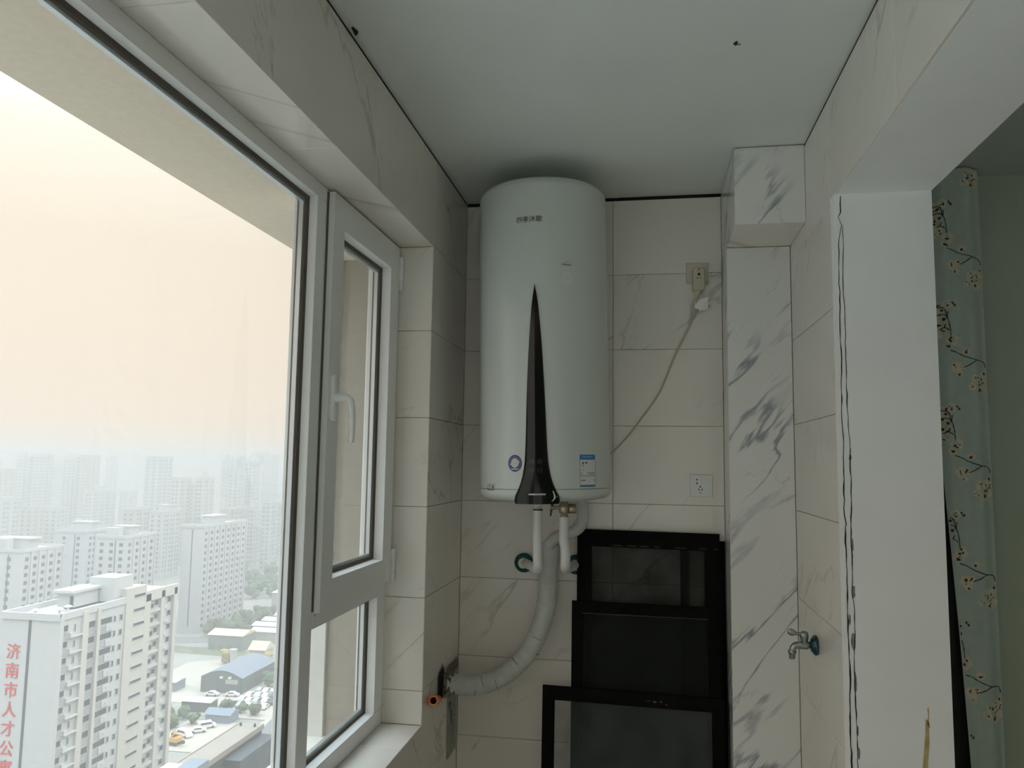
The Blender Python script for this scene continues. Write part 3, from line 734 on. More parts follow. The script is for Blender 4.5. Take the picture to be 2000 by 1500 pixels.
def rbox(x0, x1, y0, y1, z0, z1, r):
    q = MB(); P = []
    for cx_, cz_, a0 in ((x1-r, z1-r, 0), (x0+r, z1-r, 90), (x0+r, z0+r, 180), (x1-r, z0+r, 270)):
        for i in range(5):
            a = math.radians(a0+i*22.5); P.append((cx_+r*math.cos(a), cz_+r*math.sin(a)))
    n = len(P); mx, mz = (x0+x1)/2, (z0+z1)/2
    q.add([(x, y1, z) for x, z in P]+[(x, y0+.003, z) for x, z in P]+[(mx+(x-mx)*.92, y0, mz+(z-mz)*.95) for x, z in P],
          [(i, (i+1) % n, n+(i+1) % n, n+i) for i in range(n)]+[(n+i, n+(i+1) % n, 2*n+(i+1) % n, 2*n+i) for i in range(n)]+[tuple(range(2*n, 3*n))])
    return q
rbox(.1885, .2335, YB-.046, YB-.0085, 2.173, 2.262, .009).build('plug_body', M['plug'], pg, off=o)
for x, z, r in ((.2125, 2.2535, .0028), (.2125, 2.2350, .0058), (.2065, 2.2205, .0027), (.2185, 2.2205, .0024)):
    MB().lathe([(r, 0), (r*.9, .0008)], (x, YB-.0459, z), (0,-1,0), 10).build('indicator', M['black'], pg, off=o)
MB().lathe([(.015, 0), (.013, .008), (.007, .016), (.005, .026)], (.209, YB-.024, 2.175), (-.12,0,-1), 14).build('cord_boot', M['plug'], pg, off=o)
cd = thing('power_cord', (.05, YB-.01, 1.8), 'beige power cord running from the plug diagonally to the water heater', 'cord'); o = cd.location.copy()
pth = smooth_path([(.206, YB-.022, 2.155), (.200, YB-.016, 2.10), (.172, YB-.010, 2.03), (.124, YB-.007, 1.93), (.066, YB-.007, 1.79), (.020, YB-.007, 1.716), (.000, YB-.007, 1.69), (-.055, YB-.008, 1.615), (-.121, YB-.012, 1.545), (-.19, YB-.03, 1.50), (-.24, YB-.062, 1.46)], 8)
MB().tube(pth, .0032, 10).build('cord', M['cord'], cd, off=o)
MB().tube(smooth_path([(.2035, YB-.020, 2.148), (.186, YB-.016, 2.12), (.184, YB-.012, 2.085), (.176, YB-.010, 2.045)], 6), .0034, 8).build('cord_loop', M['cord'], cd, off=o)
q = MB()
q.hexa([(.212, YB-.040, 2.088), (.246, YB-.020, 2.102), (.246, YB-.019, 2.102), (.212, YB-.039, 2.088), (.218, YB-.030, 2.142), (.248, YB-.034, 2.146), (.248, YB-.033, 2.146), (.218, YB-.029, 2.142)])
q.hexa([(.196, YB-.022, 2.108), (.214, YB-.030, 2.098), (.214, YB-.029, 2.098), (.196, YB-.021, 2.108), (.199, YB-.016, 2.132), (.218, YB-.026, 2.142), (.218, YB-.025, 2.142), (.199, YB-.015, 2.132)])
q.build('paper_tag', M['tagpaper'], cd, off=o, label='folded white paper tag')

# ------------------------------------------------------------------ window screens leaning on the back wall
def screen(x0, x1, ztop, ytop, ybot, fw, label, roll=0.0, fh=None, net='mesh'):
    t = thing('window_screen', ((x0+x1)/2, ybot, 0), label, 'window screen', 'black window screens leaning in the corner'); o = t.location.copy()
    fh = fh or fw
    th = .012
    def P(x, z, d):   # d: 0 = room face, th = rear
        return (x, ybot+(ytop-ybot)*z/ztop+d, z+(x-x0)*roll)
    def bar(xa, xb, za, zb, name, d0=0.0, d1=th, m='screen_frame', par=t):
        return MB().hexa([P(xa,za,d0), P(xb,za,d0), P(xb,za,d1), P(xa,za,d1), P(xa,zb,d0), P(xb,zb,d0), P(xb,zb,d1), P(xa,zb,d1)]).build(name, M[m], par, off=o)
    bar(x0, x0+fw, 0, ztop, 'stile'); bar(x1-fw, x1, 0, ztop, 'stile')
    r = bar(x0+fw, x1-fw, ztop-fh, ztop, 'rail'); bar(x0+fw, x1-fw, 0, fh, 'rail')
    l = .006
    for a in ((x0+fw, x0+fw+l, fh, ztop-fh), (x1-fw-l, x1-fw, fh, ztop-fh), (x0+fw+l, x1-fw-l, ztop-fh-l, ztop-fh), (x0+fw+l, x1-fw-l, fh, fh+l)):
        bar(*a, 'mesh_bead', .004, .009)
    bar(x0+fw, x1-fw, fh, ztop-fh, 'mesh', .0062, .0066, net)
    return t, bar, r
screen(.135, .299, 1.214, 3.060, 3.020, .026, 'black window screen rearmost in the stack, a sliver showing at right', net='mesh_clean')
t, bar, r = screen(-.254, .279, 1.247, 3.044, 2.998, .050, 'black window screen second from rear, tallest with full width showing', roll=-.010, fh=.058)
for i in range(9):
    x = -.12+.055*i*rnd.uniform(.9, 1.1); bar(x, x+rnd.uniform(.012, .04), 1.1895, 1.1915, 'dust_streak', -.0004, .0, 'screen_dust', r)
t, bar, r = screen(-.271, .272, .979, 3.018, 2.974, .036, 'black window screen third from rear, of middle height', roll=-.005, fh=.038)
bar(-.232, .232, .935, .937, 'dust_streak', -.0004, 0, 'screen_dust', r)
t, bar, r = screen(-.376, .285, .671, 2.985, 2.945, .040, 'lowest front black window screen reaching furthest left', roll=-.014, fh=.044, net='mesh_clean')
for x, z, w, h in ((.03, .640, .012, .006), (.055, .642, .007, .005), (.008, .643, .012, .002), (.075, .634, .006, .004)):
    bar(x, x+w, z, z+h, 'paint_spot', -.0004, 0, 'screen_dust', r)

# ------------------------------------------------------------------ tap on the right wall
tp = thing('wall_tap', (XR, 2.612, .946), 'worn chrome lever tap with dark teal rose on the right wall', 'tap'); o = tp.location.copy()
MB().lathe([(.012, 0), (.029, .002), (.031, .006), (.030, .011), (.020, .019), (.014, .022)], (XR+.001, 2.612, .946), (-1,0,0), 28).build('wall_rose', M['teal_dark'], tp, off=o, label='glossy dark teal rose')
q = MB().lathe([(.0095, .018), (.0095, .024), (.0115, .026), (.0115, .030)], (XR, 2.612, .946), (-1,0,0), 16)
q.tube(smooth_path([(XR-.026, 2.612, .946), (XR-.036, 2.612, .944), (XR-.052, 2.612, .945), (XR-.064, 2.612, .943), (XR-.072, 2.612, .934), (XR-.0745, 2.612, .922)], 6), [.0100]*3+[.0125]*10+[.0105]*18, 16)
q.lathe([(.0100, 0), (.0125, .002), (.0125, .010), (.0105, .012), (.0090, .014), (.0096, .017), (.0088, .019), (.0092, .023), (.0080, .027)], (XR-.0745, 2.612, .929), (-.05,0,-1), 16)
q.build('spout', M['chrome'], tp, off=o)
MB().lathe([(.0100, 0), (.0104, .010), (.0125, .013), (.0132, .024), (.0118, .032), (.007, .036)], (XR-.038, 2.612, .951), (0,0,1), 18).build('valve_head', M['chrome'], tp, off=o)
q = MB().tube([(XR-.044, 2.612, .976), (XR-.058, 2.612, .9785), (XR-.070, 2.612, .981)], [.0062, .0055, .0065], 10)
q.tube([(XR-.0665, 2.612, .9795), (XR-.072, 2.612, .981), (XR-.082, 2.612, .985), (XR-.086, 2.612, .9875)], [.0080, .0105, .0098, .005], 12)
q.build('lever', M['chrome'], tp, off=o)

# ------------------------------------------------------------------ curtain in the next room
ct = thing('curtain', (1.08, 2.9, .02), 'pale blue curtain printed with blossom twigs beyond the white jamb', 'curtain'); o = ct.location.copy()
def left_edge(z): return 0.90 if z > 2.1 else max(0.90, 1.012+(1.60-z)*0.0445) if z < 1.75 else 0.90+(2.1-z)*0.301
def cy_(x, z): return 2.90+.012*math.sin((x-.95)*34)+.010*math.sin((x-.9)*71+1)*(1.0)
q = MB(); NZ, NX = 40, 40; vs = []
XE = 1.176
for i in range(NZ+1):
    z = .02+(2.56-.02)*i/NZ; xl = left_edge(z)
    for j in range(NX+1):
        x = xl+(XE-xl)*j/NX; vs.append((x, cy_(x, z), z))
q.add(vs, [(i*(NX+1)+j, i*(NX+1)+j+1, (i+1)*(NX+1)+j+1, (i+1)*(NX+1)+j) for i in range(NZ) for j in range(NX)], 0, True)
cl = q.build('curtain_cloth', M['curtain'], ct, off=o)
pet, bud, twg = MB(), MB(), MB()
def cpt(x, z, lift): return (x, cy_(x, z)-.0010-lift, z)
def inside(x, z, m=.004): return left_edge(z)+m < x < XE-m and .05 < z < 2.55
def flower(x, z, r):
    n = 5; k = 20
    if not inside(x, z, r*.4): return
    ph = rnd.uniform(0, 6)
    P = []
    for i in range(k):
        a = 2*PI*i/k; rr_ = r*(.80+.24*abs(math.sin(n*a/2+ph)))
        P.append((min(max(x+rr_*math.cos(a), left_edge(z)+.001), XE-.001), z+rr_*math.sin(a)))
    pet.add([cpt(a, b, .0) for a, b in P], [tuple(range(k))])
    for _ in range(2):
        u, v = x+rnd.uniform(-.5, .5)*r, z+rnd.uniform(-.6, .5)*r
        bd(u, v, r*rnd.uniform(.12, .2))
def bd(x, z, r):
    if inside(x, z, r):
        bud.add([cpt(x+r*math.cos(2*PI*i/8)*rnd.uniform(.7, 1.2), z+r*math.sin(2*PI*i/8)*rnd.uniform(.7, 1.2), .0009) for i in range(8)], [tuple(range(8))])
def stem(pts, w):
    P = smooth_path([(x, 0, z) for x, z in pts], 4)
    for a, b in zip(P[:-1], P[1:]):
        if not (inside(a.x, a.z) and inside(b.x, b.z)): continue
        d = (b-a).normalized(); n = Vector((-d.z, 0, d.x))*w*rnd.uniform(.7, 1.2)
        twg.add([cpt(v.x, v.z, .0006) for v in (a+n, b+n, b-n, a-n)], [(0,1,2,3)])
def motif(X0, Z0):
    u = lambda x, y: (X0-(318-x)*.00074, Z0-(y-440)*.00078)
    for x, y, r in ((122,478,15),(150,462,12),(112,505,13),(168,625,17),(152,650,12),(226,676,9),(182,748,15),(208,742,10),(196,775,9),(272,822,17),(298,796,15),(262,800,12),(300,835,13),(282,848,12),(245,835,10)):
        flower(*u(x, y), r*.00078*1.75)
    for x, y, r in ((186,466,7),(176,456,6),(150,470,5),(128,490,6),(150,655,7),(158,630,6),(225,680,6),(182,742,8),(195,778,6),(206,742,5),(310,775,7),(278,848,7),(290,800,6),(210,735,5)):
        bd(*u(x, y), r*.00078)
    for p in (((104,512),(130,508),(148,522),(158,560),(161,605)),((148,522),(152,495)),((156,672),(190,682),(222,700),(268,716),(312,724),(322,770)),((268,716),(235,738),(208,750)),((330,825),(310,812),(278,830)),((310,812),(318,795))):
        stem([u(*a) for a in p], .0017)
for k in range(7):
    motif(1.170, 2.452-.3635*k+.3635)
    motif(1.040, 2.452-.3635*k+.19)
pet.build('petal_print', M['petal'], ct, kind='stuff', off=o)
bud.build('bud_print', M['bud'], ct, kind='stuff', off=o)
twg.build('twig_print', M['twig'], ct, kind='stuff', off=o)
MB().tube([(.80, 2.93, 2.558), (1.174, 2.93, 2.558)], .006, 10).build('curtain_rail', M['dim_ceiling'], ct, off=o)
dp = thing('dark_board', (.93, 2.97, 0), 'near black cabinet seen as a strip behind the blossom curtain', 'board')  # near black upright board filling the gap beside the curtain
MB().box(.80, 1.115, 2.935, 2.999, 0.0, 2.0).build('side_panel', M['dark_panel'], dp, off=dp.location.copy(), bevel=.002)
MB().box(.80, 1.115, 2.932, 2.999, 2.0, 2.02).build('top_board', M['dark_panel'], dp, off=dp.location.copy())
#CITY#
# ------------------------------------------------------------------ the city outside
ZG = -76.5
M['ground'] = mat('city_ground', (0.30, 0.29, 0.26), 0.95, noise=0.15, nscale=0.03)
M['yard'] = mat('pale_concrete', (0.46, 0.42, 0.36), 0.95, noise=0.05, nscale=0.1)
M['asphalt'] = mat('asphalt', (0.20, 0.20, 0.20), 0.95)
M['verge'] = mat('verge_green', (0.15, 0.17, 0.10), 0.95, noise=0.3, nscale=0.3)
M['block_white'] = mat('block_white', (0.47, 0.475, 0.475), 0.8)
M['block_cream'] = mat('block_cream', (0.49, 0.47, 0.43), 0.8)
M['block_blue'] = mat('block_pale_grey', (0.44, 0.46, 0.48), 0.8)
M['block_dim'] = mat('block_beige', (0.42, 0.40, 0.36), 0.85)
M['win_dark'] = mat('far_window', (0.045, 0.055, 0.06), 0.35)
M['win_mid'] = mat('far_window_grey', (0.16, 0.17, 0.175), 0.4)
M['slot'] = mat('dark_slot', (0.06, 0.075, 0.08), 0.7)
M['roof_grey'] = mat('roof_grey', (0.55, 0.54, 0.52), 0.9, noise=0.06, nscale=0.4)
M['red'] = mat('red_lettering', (0.55, 0.055, 0.045), 0.6)
M['ac'] = mat('air_conditioner', (0.5, 0.5, 0.48), 0.7)
M['steel'] = mat('roof_steel', (0.62, 0.64, 0.66), 0.5)
M['cream_roof'] = mat('cream_roof', (0.66, 0.60, 0.42), 0.8)
M['shed_roof'] = mat('slate_shed_roof', (0.20, 0.23, 0.27), 0.7)
M['shed_wall'] = mat('slate_shed_wall', (0.10, 0.115, 0.115), 0.8)
M['brown_roof'] = mat('brown_flat_roof', (0.30, 0.265, 0.225), 0.9, noise=0.06, nscale=0.5)
M['green_wall'] = mat('grey_green_cladding', (0.20, 0.225, 0.20), 0.6)
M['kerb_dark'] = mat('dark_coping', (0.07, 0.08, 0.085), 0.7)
M['tarp'] = mat('blue_tarpaulin', (0.20, 0.25, 0.31), 0.7)
M['car_white'] = mat('car_white', (0.80, 0.80, 0.79), 0.3)
M['car_dark'] = mat('car_dark', (0.05, 0.055, 0.065), 0.3)
M['car_grey'] = mat('car_grey', (0.42, 0.44, 0.46), 0.3)
M['truck_yellow'] = mat('digger_orange', (0.66, 0.36, 0.07), 0.5)
M['leaf_a'] = mat('leaf_olive', (0.10, 0.12, 0.055), 0.95, noise=0.35, nscale=0.6)
M['leaf_b'] = mat('leaf_green', (0.085, 0.13, 0.07), 0.95, noise=0.35, nscale=0.6)
M['leaf_c'] = mat('leaf_yellow', (0.36, 0.31, 0.12), 0.95, noise=0.3, nscale=0.6)
M['trunk'] = mat('trunk', (0.08, 0.065, 0.05), 0.95)

gd = struct('ground', MB().box(-3000, 3000, -3000, 3000, ZG-2, ZG), M['ground'])
def flat(name, poly, m, z, par=gd):
    n = len(poly)
    q = MB().add([(x, y, ZG+zz) for zz in (z-0.05, z) for x, y in poly], [tuple(range(n))[::-1], tuple(range(n, 2*n))]+[(i, (i+1) % n, n+(i+1) % n, n+i) for i in range(n)])
    return q.build(name, m, par)
flat('concrete_yard', [(-156,236),(-127,236),(-120,262),(-150,292),(-156,292),(-172,282),(-170,255)], M['yard'], .12)
flat('car_park', [(-136,226),(-112,226),(-112,258),(-133,258)], M['yard'], .16)
flat('service_road', [(-134,198),(-114,198),(-114,222),(-134,222)], M['yard'], .14)
flat('grass_verge', [(-205,296),(-160,293),(-155,300),(-160,302),(-176,304),(-205,306)], M['verge'], .10)
flat('main_road', [(-260,310),(-206,306),(-150,322),(-150,330),(-206,318),(-260,322)], M['asphalt'], .12)
flat('bare_lot', [(-112,150),(-60,150),(-75,235),(-112,235)], M['yard'], .13)
flat('dark_ground_strip', [(-98,150),(-88,150),(-104,236),(-112,236)], M['asphalt'], .18)  # dark strip laid across the pale lot

def facade_windows(mb, X0, X1, Y0, Y1, Zt, floors, fx, fy, h=2.9, w=1.4, hh=1.4, mi=0):
    """thin proud window boxes; fx: offsets along the -Y face, fy: offsets along the +X face"""
    for k in range(floors):
        z1 = Zt-2.2-h*k; z0 = z1-hh
        if z0 < ZG+2: break
        for a, ww in fx: mb.box(X0+a, X0+a+ww, Y0-.12, Y0+.05, z0, z1, mi)
        for a, ww in fy: mb.box(X1-.05, X1+.12, Y0+a, Y0+a+ww, z0, z1, mi)
    return mb
def tower(X0, X1, Y0, Y1, Zt, label, m='block_white', group=None, slots=(), nx=0, ny=3, wm='win_mid', roof=True, cat='building', floors=26, pods=()):
    t = thing('apartment_tower', ((X0+X1)/2, (Y0+Y1)/2, ZG), label, cat, group); o = t.location.copy()
    MB().box(X0, X1, Y0, Y1, ZG, Zt).build('wall', M[m], t, off=o)
    q = MB(); e = .35
    q.box(X0-e, X1+e, Y0-e, Y0+.1, Zt-.3, Zt+.9); q.box(X1-.1, X1+e, Y0+.1, Y1, Zt-.3, Zt+.9)
    q.box(X0-e, X0+.1, Y0+.1, Y1, Zt-.3, Zt+.9); q.box(X0-e, X1+e, Y1, Y1+e, Zt-.3, Zt+.9)
    q.build('parapet', M[m], t, off=o)
    if roof:
        w, d = X1-X0, Y1-Y0
        MB().box(X0+w*.25, X1-w*.15, Y0+d*.3, Y0+d*.55, Zt, Zt+4.0).build('roof_house', M[m], t, off=o)
        MB().box(X0+w*.2, X1-w*.1, Y0+d*.28, Y0+d*.57, Zt+4.0, Zt+4.5).build('roof_slab', M['roof_grey'], t, off=o)
    d = Y1-Y0; q = MB()
    fy = []
    for j in range(ny):
        c = d*(j+.5)/ny; fy += [(c-.8, 1.5)]
        if d/ny > 6: fy += [(c+1.9, .8)]
    w = X1-X0
    fx = [(w*(i+.5)/max(nx, 1)-.8, 1.6) for i in range(nx)]
    facade_windows(q, X0, X1, Y0, Y1, Zt, floors, fx, fy)
    q.build('window_rows', M[wm], t, kind='stuff', off=o)
    # ribs dividing the long side
    q = MB()
    for j in range(ny+1):
        y = Y0+d*j/ny; q.box(X1-.02, X1+.55, max(y-.45, Y0-.02), min(y+.45, Y1+.02), ZG, Zt+.3)
    q.build('facade_ribs', M[m], t, kind='stuff', off=o)
    for a in slots:
        MB().box(X0+a-.25, X0+a+.25, Y0-.10, Y0+.05, ZG+3, Zt-1.2).build('window_slot', M['slot'], t, off=o)
    for a, b, dz in pods:
        MB().box(X0+a, X0+b, Y0+1, Y0+4, Zt, Zt+dz).build('roof_house', M[m], t, off=o)
    return t

# ---- the nearest block with the red lettering
BX0, BX1, BY0, BY1 = -117.2, -105.4, 129.8, 166.1
nb = thing('apartment_block', (-111.3, 148, ZG), 'white apartment block in front with red vertical lettering and dark window columns', 'building'); o = nb.location.copy()
def bp(mb, name, m, par=nb, **k): return mb.build(name, M[m] if isinstance(m, str) else m, par, off=o, **k)
bp(MB().box(BX0, BX1, BY0, 148.4, ZG, -28.4), 'front_wing', 'block_white')
bp(MB().box(BX0, BX1-.4, 148.4, BY1, ZG, -27.9), 'rear_wing', 'block_white')
bp(MB().box(BX0, BX1+.35, 148.3, 154.8, ZG, -25.7), 'stair_tower', 'block_cream')
q = MB(); e = .25
for b_ in ((BX0, BX1+.3, BY0-.3, BY0+e), (BX1-e, BX1+.3, BY0, 148.3), (BX0-.3, BX0+e, BY0, BY1)): q.box(*b_, -28.6, -27.35)
bp(q, 'parapet', 'block_white')
bp(MB().box(BX1-.45, BX1+.3, 154.8, BY1+.3, -31.0+1.6, -27.2), 'rear_parapet', 'block_cream')
for y0, y1 in ((135.7, 137.2), (139.7, 140.5)): bp(MB().box(BX1-.05, BX1+.55, y0, y1, ZG, -28.0), 'pier', 'block_cream')
bp(MB().box(BX1-.05, BX1+.45, BY0-.02, 130.7, ZG, -28.0), 'pier', 'block_white')
for y0, y1 in ((154.8, 156.6), (160.4, 161.6), (165.1, 166.2)): bp(MB().box(BX1-.42, BX1+.3, y0, y1, ZG, -27.9), 'pier', 'block_cream')
bp(MB().box(-111.45, -110.95, BY0-.10, BY0+.05, ZG, -28.2), 'window_slot', 'slot')
q = MB()
for k in range(18):
    z = -30.0-k*2.6; q.box(BX0, BX1, BY0-.015, BY0, z-.025, z+.025)
bp(q, 'panel_joints', 'block_blue', kind='stuff')
H = 2.93
for k in range(14):
    z = -30.25-H*k            # middle of the row's windows at the front column
    def win(y0, y1, zc, h, x=BX1, name='window'):
        w = MB(); x1 = x+.12
        w.box(x-.2, x1, y0, y1, zc-h/2, zc-h/2+.09, 1); w.box(x-.2, x1, y0, y1, zc+h/2-.09, zc+h/2, 1)
        w.box(x-.2, x1, y0, y0+.09, zc-h/2, zc+h/2, 1); w.box(x-.2, x1, y1-.09, y1, zc-h/2, zc+h/2, 1)
        w.box(x-.2, x+.03, y0+.09, y1-.09, zc-h/2+.09, zc+h/2-.09, 0)
        return bp(w, name, [M['win_dark'], M['block_white']])
    win(130.9, 132.3, z, 1.25)
    win(133.8, 134.35, z-.3, 1.3)
    win(137.35, 139.6, z-.6, 1.35)
    win(140.7, 144.5, z-.75, 1.3)
    win(144.95, 145.7, z-.85, 1.25)
    win(146.7, 147.7, z-.9, 1.3)
    if k: bp(MB().box(BX1-.05, BX1+.75, 132.4, 135.7, z+1.08, z+1.28), 'ledge', 'block_white')
    if k:
        bp(MB().box(BX1, BX1+.5, 132.5, 133.4, z+1.30, z+1.95), 'air_conditioner', 'ac')
    bp(MB().box(BX1-.05, BX1+.35, 142.5, 144.6, z-2.75, z-1.45), 'balcony_panel', 'block_white')
    bp(MB().lathe([(.28, 0), (.28, .12)], (BX1+.35, 143.7, z-2.0), (1,0,0), 10), 'vent', 'ac')
    zs = -27.55-H*k*1.0
    win(150.7, 154.4, zs, .75, BX1+.35)
    win(156.8, 158.6, z-.55, 1.15, BX1-.4); win(158.8, 160.2, z-.1, 1.2, BX1-.4)
    win(163.5, 164.9, z-.15, 1.25, BX1-.4)
    bp(MB().box(BX1-.45, BX1+.3, 161.7, 163.4, z-1.75, z-1.55), 'ledge', 'block_cream')
    bp(MB().box(BX1-.4, BX1+.15, 161.9, 162.8, z-1.55, z-.95), 'air_conditioner', 'ac')
    bp(MB().box(BX1-.45, BX1+.15, 156.7, 160.3, z-1.85, z-1.3), 'balcony_panel', 'block_cream')
    q = MB()
    for j in range(4):
        zz = z-.85-j*.34; q.box(BX1-.1, BX1+.16, 130.9, 132.3, zz-.09, zz+.09)
        q.box(BX1-.1, BX1+.16, 137.35, 139.6, zz-.75, zz-.57)
        q.box(BX1-.1, BX1+.16, 140.6, 142.4, zz-.85, zz-.67)
    bp(q, 'louvre_rows', 'block_white', kind='stuff')
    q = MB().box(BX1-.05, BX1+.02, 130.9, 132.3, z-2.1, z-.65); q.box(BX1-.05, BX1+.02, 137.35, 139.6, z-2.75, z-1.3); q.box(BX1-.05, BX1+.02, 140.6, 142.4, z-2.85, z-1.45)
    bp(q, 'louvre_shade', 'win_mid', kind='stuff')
for i, ch in enumerate('济南市人才公寓'):
    vs, fs = text_mesh(ch, 3.0)
    zc = -34.6-3.42*i
    w = MB().add([(-114.2+v.x, BY0-.18, zc+v.y) for v in vs]+[(-114.2+v.x, BY0-.02, zc+v.y) for v in vs], fs+[tuple(j+len(vs) for j in f[::-1]) for f in fs])
    bp(w, 'lettering', 'red', recalc=False)
# roof houses
bp(MB().box(-112.2, -106.4, 146.2, 152.0, -28, -23.2), 'roof_house', 'block_white')
bp(MB().box(-113.6, -109.9, 139.2, 145.9, -28, -25.2), 'roof_house', 'block_white')
bp(MB().box(-114.0, -109.3, 138.2, 146.1, -25.2, -24.7), 'roof_slab', 'block_white')
bp(MB().box(-110.8, -110.2, 139.05, 139.25, -27.8, -25.9), 'roof_door', 'slot')
for x, y in ((-112.6, 132.5), (-109.6, 137.2), (-109.2, 134.5), (-107.2, 160.5), (-108.8, 158.5)):
    bp(MB().lathe([(.25, 0), (.25, .8), (.75, .85), (.8, 1.0), (.3, 1.25)], (x, y, -28.4), n=10), 'roof_vent', 'steel')

# ---- rows of blocks behind it
tower(-251.4, -228.4, 260.4, 281.0, -34.5, 'grey white block with dark slot and dotted windows at the window bottom left', 'block_white', slots=(17.0,), nx=2, ny=5, wm='win_dark', pods=((6, 15, 4.5),))
tower(-273.5, -258.4, 331.8, 352.0, -34.2, 'pale bluish slab block rising just left behind the canopy roof', 'block_blue', slots=(9.5,), nx=2, ny=3, wm='win_dark')
tower(-226.9, -213.4, 298.5, 318.1, -32.4, 'white block directly behind the roof house of the lettered block', 'block_white', slots=(8.6,), nx=3, ny=4, wm='win_dark', pods=((3, 9, 4),))
tower(-205.8, -195.5, 326.7, 365.1, -29.7, 'broad pale block with blind grey end wall above the trees', 'block_white', slots=(5.0,), nx=0, ny=8, wm='win_dark')
FAR = [
 (-439.4,-433.9,561.1,589.3,-26.6,'squat faint block between the two lettered block roofs and the sky'),
 (-412.5,-403.1,465.1,476.0,-33.6,'faint mid distance tower above the left dotted block'),
 (-411.4,-401.8,485.8,493.7,-35.0,'faint narrow block beside the bluish slab block'),
 (-406.5,-392.1,425.4,441.5,-25.8,'hazy block at the window edge above the left dotted block'),
 (-313.8,-309.4,389.7,397.0,-37.9,'thin hazy block behind the bluish slab block'),
 (-311.5,-303.9,430.7,445.6,-30.6,'hazy block behind the white block with roof house'),
 (-314.6,-305.2,461.4,480.6,-33.7,'hazy block left of the blind end wall block'),
 (-393.1,-382.3,567.0,586.9,1.3,'tall hazy tower standing alone above the skyline centre'),
 (-613.9,-609.9,813.7,828.9,1.0,'very faint slim tower left of the lone tall tower'),
 (-335.7,-330.1,516.2,531.1,-13.5,'hazy cream tower, left of the twin pair'),
 (-324.3,-319.0,528.3,543.6,-13.5,'hazy cream tower, right of the twin pair'),
 (-368.4,-365.6,592.3,599.8,-19.2,'thin faint tower between the cream twin pair'),
 (-481.8,-476.7,836.4,852.4,1.2,'ghostly tower left of the stepped pair near the mullion'),
 (-465.3,-461.5,838.8,853.0,2.6,'ghostly slim tower just behind the stepped pair'),
 (-337.7,-329.0,597.7,609.5,-10.7,'lower half of the stepped hazy pair near the mullion'),
 (-333.8,-328.1,617.3,629.8,-1.4,'higher half of the stepped hazy pair near the mullion'),
 (-436.0,-426.1,824.2,864.4,5.2,'broad ghostly tower rising beside the mullion'),
 (-279.3,-274.2,487.0,511.7,-33.1,'wide hazy block behind the blind end wall block'),
 (-281.8,-277.1,527.4,538.9,-34.0,'hazy narrow block right of the blind end wall block'),
 (-262.0,-255.9,510.1,524.1,-29.7,'hazy ribbed block next to the mullion'),
 (-277.6,-275.0,568.5,580.9,-33.9,'thin hazy block touching the mullion'),
 (-528.0,-519.4,565.3,577.0,-11.0,'hazy tower at the far left, lower than its neighbours'),
 (-558.1,-550.7,620.1,630.8,-0.4,'hazy tower with stepped top at the left skyline'),
 (-528.2,-526.2,603.6,627.7,2.0,'tallest hazy tower of the left skyline'),
 (-531.2,-521.6,645.4,654.1,-0.8,'hazy slim tower left of a close twin on the skyline'),
 (-502.9,-499.8,628.5,654.0,1.7,'hazy broad tower right of a close twin on the skyline'),
 (-670.4,-659.6,703.9,714.3,-4.8,'ghostly tower at the left edge of the view'),
 (-506.8,-497.4,693.6,707.7,-32.5,'ghostly low block left of the lone tall tower'),
 (-647.4,-639.8,768.7,778.0,-7.1,'ghostly tower in the gap of the left skyline'),
 (-392.3,-386.2,811.0,829.1,1.6,'ghostly tower cut off by the mullion'),
]
for i, (a, b, c, d, z, lab) in enumerate(FAR):
    tower(a, b, c, d, z, lab, ('block_white', 'block_dim', 'block_white', 'block_blue')[i % 4] if i not in (9, 10) else 'block_cream', 'hazy towers behind the lettered block', nx=2, ny=max(2, int((d-c)/6)), roof=(i % 2 == 0))

# ---- low sheds and yards between the blocks
def shed(name, X0, X1, Y0, Y1, z, mr, mw, label, pitch=0.0, cat='shed', doors=0):
    t = thing(name, ((X0+X1)/2, (Y0+Y1)/2, ZG), label, cat); o = t.location.copy()
    MB().box(X0, X1, Y0, Y1, ZG, ZG+z).build('wall', M[mw], t, off=o)
    ym = (Y0+Y1)/2; e = .5
    MB().add([(X0-e, Y0-e, ZG+z), (X1+e, Y0-e, ZG+z), (X1+e, ym, ZG+z+pitch+.3), (X0-e, ym, ZG+z+pitch+.3), (X1+e, Y1+e, ZG+z), (X0-e, Y1+e, ZG+z), (X0-e, ym, ZG+z), (X1+e, ym, ZG+z)],
             [(0,1,2,3), (3,2,4,5), (0,3,5), (1,4,2), (0,5,4,1)]).build('roof', M[mr], t, off=o)
    for i in range(doors):
        x = X0+(X1-X0)*(i+.5)/doors; MB().box(x-1, x+1, Y0-.1, Y0+.05, ZG, ZG+2.4).build('door', M['win_mid'], t, off=o)
    return t
shed('cream_shed', -176, -161, 302, 313, 6.0, 'cream_roof', 'green_wall', 'long shed with cream roof beyond the concrete yard', 1.2, doors=4)
for i, (x0, y, ln) in enumerate(((-166, 318, 26), (-171, 329, 30), (-172, 340, 32), (-172, 352, 30), (-172, 365, 30))):
    shed('market_shed', x0, x0+ln, y, y+7.5, 4.5, 'steel', 'block_dim', ('white roofed market shed nearest the cream shed', 'second white roofed market shed from the cream shed', 'third white roofed market shed from the cream shed', 'fourth white roofed market shed from the cream shed', 'rearmost white roofed market shed near the trees')[i], .8)
shed('flat_block', -190, -160, 385, 400, 9, 'roof_grey', 'block_dim', 'low beige flat roofed building behind the market sheds', .2, 'building', doors=5)
